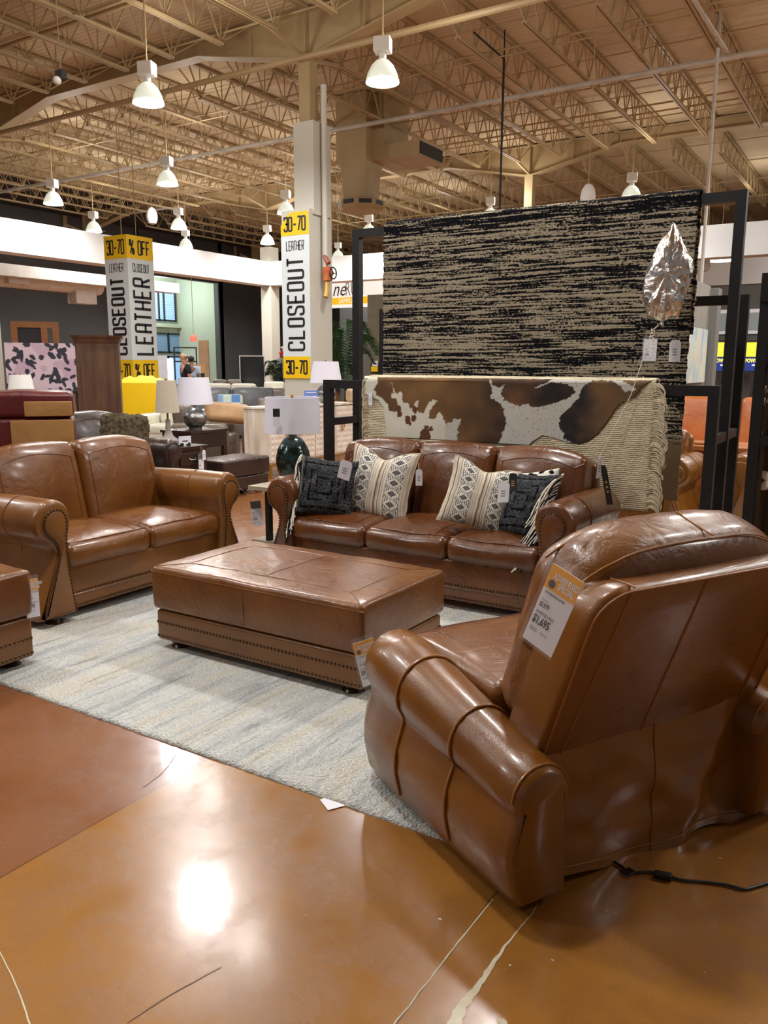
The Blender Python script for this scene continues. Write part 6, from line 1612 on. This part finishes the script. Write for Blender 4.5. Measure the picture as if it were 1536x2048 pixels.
# ================================================================ HANGING FROM THE ROOF
Zb = 6.15
p1, p2, p3 = on_z(838, 308, Zb), on_z(884, 329, Zb), on_z(742, 325, Zb)
H_ = on_y(838, 278, p1.y).z - Zb
t = thing('air_unit', 'tan air handling duct with dark square end and octagonal diffuser under the roof', 'duct', (p3.x, p1.y, Zb)); W_ = p1.x - p3.x; D_ = max(.8, p2.y - p1.y)
MB().box(0, W_, 0, D_, 0, H_).build('side_duct', 'tan', t, smooth=False); MB().box(W_, W_ + .02, .03, D_ - .03, .03, H_ - .03).build('grille', 'ink', t, smooth=False); MB().box(W_ * .35, W_ * .35 + .04, -.012, D_ + .012, -.012, H_ + .012).build('flange', 'tan', t, smooth=False)
MB().box(.0, W_ * .30, .02, D_ - .02, H_, 1.45).build('riser', 'tan', t, smooth=False)
c0 = at_d(722, 412, hypot(p3.x, p3.y) + .2); zc = c0.z - Zb; cx, cy = c0.x - p3.x, c0.y - p1.y
def sq(r, z): return [(cx + sx * r, cy + sy * r, z) for sx, sy in ((-1, -1), (1, -1), (1, 1), (-1, 1))]
MB().loft([sq(.30, zc + .12), sq(.34, zc + .8), sq(.42, zc + 1.0), sq(.42, 1.45)]).build('drop_duct', 'tan', t, smooth=False)
def oc(r, z): return [(cx + r * cos(pi / 8 + k * pi / 4), cy + r * sin(pi / 8 + k * pi / 4), z) for k in range(8)]
MB().loft([oc(.50, zc - .12), oc(.56, zc - .04), oc(.56, zc + .10), oc(.45, zc + .13)]).build('diffuser', 'tan', t, smooth=False)
for k in range(8):
    a = k * pi / 4; n_ = Vector((cos(a), sin(a), 0)); u = Vector((-sin(a), cos(a), 0)); o3 = Vector((cx, cy, zc + .03)) + n_ * (.56 * cos(pi / 8) + .004)
    MB().add([o3 + u * x + Vector((0, 0, z)) for x, z in ((-.15, -.05), (.15, -.05), (.15, .05), (-.15, .05))], [(0, 1, 2, 3)]).build('slot', 'ink', t, smooth=False)
p = on_z(1008, 118, 7.1); t = thing('hanging_rod', 'thin black rod hanging from the roof behind the streaked rug', 'rod', (p.x, p.y, 7.1)); MB().tube([(0, 0, 0), (0, 0, -4.3)], .022, 8).build('rod', 'black', t); q = on_z(948, 65, 7.15); MB().tube([(0, 0, 0), q - t.location], .018, 6).build('cable', 'black', t); MB().tube([(0, 0, -.02), (0, 0, .5)], .012, 6).build('hanger', 'black', t)
p = on_z(1436, 95, 6.95); t = thing('hanging_pole', 'pale grey conduit pole dropping from the roof behind the right rack corner', 'pole', (p.x, p.y, 6.95)); MB().tube([(0, 0, .6), (0, 0, -4.4)], .03, 10).build('pole', 'galv', t); q0, q1 = on_z(1372, -25, 6.95), on_z(1455, 105, 6.95); MB().bar(q0 - t.location, q1 - t.location, .05, .05).build('rail', 'galv', t, smooth=False)
for (px, py, d_, lab) in ((304, 432, 21, 'white capsule speaker hanging right of the leather sale pillar top'), (1176, 392, 15, 'white capsule speaker hanging just above the streaked rug'), (1411, 528, 24, 'white capsule speaker below the band right of the streaked rug')):
    p = at_d(px, py, d_); t = thing('pendant_speaker', lab, 'speaker', p); MB().lathe([(.02, -.2), (.09, -.17), (.125, -.08), (.13, .0), (.11, .1), (.07, .17), (.02, .2)], n=20).build('shell', 'white', t); MB().tube([(0, 0, .19), (0, 0, 7.5 - p.z)], .008, 5).build('cord', 'tan', t)
p = at_d(1440, 522, 26.0); t = thing('ceiling_disc_lamp', 'round lit disc lamp below the band at far right', 'lamp', p); MB().lathe([(0, 0), (.36, 0), (.36, .06), (0, .06)], n=24).build('disc', 'bulb', t); MB().tube([(0, 0, .05), (0, 0, 7.5 - p.z)], .01, 5).build('cord', 'tan', t)
p = at_d(122, 155, 11.4); t = thing('emergency_light', 'small twin emergency light hanging near the girder at upper left', 'lamp', p); MB().box(-.06, .06, -.04, .04, -.02, .08).build('housing', 'ink', t, smooth=False); MB().sphere((.0, -.06, -.05), .05, 12, 8).build('head', 'white', t); MB().tube([(0, 0, .08), (0, 0, 7.55 - p.z)], .006, 5).build('cord', 'tan', t)

# ================================================================ PEOPLE BY THE DOORS
def skin(name, V, E_, R_, m, parent, sub=2, root=0):
    me = bpy.data.meshes.new(name); me.from_pydata(V, E_, []); o = bpy.data.objects.new(name, me); COL.objects.link(o)
    o.modifiers.new('skin', 'SKIN').use_smooth_shade = True
    sv = me.skin_vertices[0].data
    for i, r in enumerate(R_): sv[i].radius = r if isinstance(r, tuple) else (r, r)
    sv[root].use_root = True
    if sub: s_ = o.modifiers.new('sub', 'SUBSURF'); s_.levels = s_.render_levels = sub
    dg = bpy.context.evaluated_depsgraph_get(); nm = bpy.data.meshes.new_from_object(o.evaluated_get(dg)); nm.name = name
    bpy.data.objects.remove(o); bpy.data.meshes.remove(me)
    nm.materials.clear(); nm.materials.append(M[m]); nm.polygons.foreach_set('use_smooth', [True] * len(nm.polygons))
    r = bpy.data.objects.new(name, nm); COL.objects.link(r); r.parent = parent; return r
def person(label, loc, rz, hgt, skin_m, shirt_m, hair_m, bald=True):
    t = thing('person', label, 'person', loc, rz); k = hgt / 1.78
    J = {'pel': (0, 0, .98), 'wai': (0, .01, 1.12), 'che': (0, .01, 1.32), 'nek': (0, .02, 1.50), 'hd0': (0, -.01, 1.58), 'hd1': (0, -.03, 1.66), 'hd2': (0, -.01, 1.735),
         'nos': (0, -.125, 1.635), 'chn': (0, -.085, 1.57)}
    R = {'pel': (.15, .11), 'wai': (.14, .10), 'che': (.17, .115), 'nek': .055, 'hd0': (.062, .07), 'hd1': (.075, .092), 'hd2': (.058, .07), 'nos': .012, 'chn': .03}
    Ed = [('pel', 'wai'), ('wai', 'che'), ('che', 'nek'), ('nek', 'hd0'), ('hd0', 'hd1'), ('hd1', 'hd2'), ('hd1', 'nos'), ('hd0', 'chn')]
    for s_, n_ in ((-1, 'l'), (1, 'r')):
        J.update({'sh' + n_: (s_ * .18, .01, 1.43), 'el' + n_: (s_ * .24, .04, 1.15), 'wr' + n_: (s_ * .20, -.14, .98), 'pa' + n_: (s_ * .185, -.20, .95), 'ea' + n_: (s_ * .085, 0, 1.645),
                  'hi' + n_: (s_ * .09, 0, .93), 'kn' + n_: (s_ * .10, -.01, .50), 'an' + n_: (s_ * .10, .03, .09), 'to' + n_: (s_ * .11, -.14, .035)})
        R.update({'sh' + n_: .065, 'el' + n_: .045, 'wr' + n_: .03, 'pa' + n_: (.038, .018), 'ea' + n_: .014, 'hi' + n_: .095, 'kn' + n_: .062, 'an' + n_: .042, 'to' + n_: .032})
        Ed += [('che', 'sh' + n_), ('sh' + n_, 'el' + n_), ('el' + n_, 'wr' + n_), ('wr' + n_, 'pa' + n_), ('hd1', 'ea' + n_), ('pel', 'hi' + n_), ('hi' + n_, 'kn' + n_), ('kn' + n_, 'an' + n_), ('an' + n_, 'to' + n_)]
        for f in range(4):
            a, b_ = 'f%d%s' % (f, n_), 'g%d%s' % (f, n_); J[a] = (s_ * (.165 + .014 * f), -.245, .935 - .004 * f); J[b_] = (s_ * (.162 + .013 * f), -.272 + .006 * abs(f - 1), .905); R[a] = .009; R[b_] = .008; Ed += [('pa' + n_, a), (a, b_)]
        J['th' + n_] = (s_ * .145, -.205, .94); R['th' + n_] = .010; Ed.append(('pa' + n_, 'th' + n_))
    names = list(J); idx = {n_: i for i, n_ in enumerate(names)}
    body = skin('body', [tuple(v * k for v in J[n_]) for n_ in names], [(idx[a], idx[b_]) for a, b_ in Ed], [tuple(v * k for v in R[n_]) if isinstance(R[n_], tuple) else R[n_] * k for n_ in names], skin_m, t)
    sub = lambda ns, es, g: ([tuple(v * k for v in J[n_]) for n_ in ns], [(ns.index(a), ns.index(b_)) for a, b_ in es], [tuple((v + g) * k for v in R[n_]) if isinstance(R[n_], tuple) else (R[n_] + g) * k for n_ in ns])
    J2 = dict(J); ns = ['pel', 'wai', 'che', 'shl', 'shr', 'ml', 'mr']; J['ml'] = (-.225, .03, 1.24); J['mr'] = (.225, .03, 1.24); R['ml'] = R['mr'] = .052
    skin('shirt', *sub(ns, [('pel', 'wai'), ('wai', 'che'), ('che', 'shl'), ('che', 'shr'), ('shl', 'ml'), ('shr', 'mr')], .018), shirt_m, t)
    ns = ['pel', 'hil', 'hir', 'knl', 'knr', 'anl', 'anr']; skin('trousers', *sub(ns, [('pel', 'hil'), ('pel', 'hir'), ('hil', 'knl'), ('hir', 'knr'), ('knl', 'anl'), ('knr', 'anr')], .015), 'ink', t)
    for s_ in (-1, 1):
        MB().rbox((s_ * .11 * k, -.05, .035), (.09, .27, .07), .03, (2, 3, 2)).build('shoe', 'ink', t)
        MB().sphere((s_ * .03 * k, -.112 * k, 1.668 * k), .011, 8, 6).build('eye', 'ink', t)
    MB().rbox((0, -.108 * k, 1.602 * k), (.045, .012, .010), .004, (2, 1, 1)).build('mouth', 'lip', t)
    b = MB()
    if bald:
        b.grid(16, 5, lambda u, v: (sin(-2.0 + 4.0 * u) * (.087 - .004 * v) * k, (.0 + cos(-2.0 + 4.0 * u) * (.100)) * k, (1.625 + .05 * v) * k))
    else: b.sphere((0, .0, 1.69 * k), (.088 * k, .108 * k, .088 * k), 16, 10)
    b.build('hair', hair_m, t); return t
M['skin1'] = mat('skin_light', (206, 150, 120), .5); M['skin2'] = mat('skin_dark', (128, 92, 72), .5); M['lip'] = mat('lips', (160, 90, 80), .5); M['hairgrey'] = mat('hair_grey_brown', (118, 96, 80), .7); M['hairblack'] = mat('hair_black', (36, 30, 28), .7)
M['polo'] = mat('black_polo', (24, 27, 32), .8); M['paleshirt'] = mat('pale_blue_shirt', (170, 190, 214), .8)
p = at_d(371, 760, 20.2); person('bald man in a black polo shirt looking down, behind the lavender white lamp shade', (p.x, p.y, 0), radians(-28), 1.80, 'skin1', 'polo', 'hairgrey')
p = at_d(384, 760, 23.2); person('dark-haired person in a pale blue shirt just behind the bald man', (p.x, p.y, 0), radians(-150), 1.74, 'skin2', 'paleshirt', 'hairblack', False)
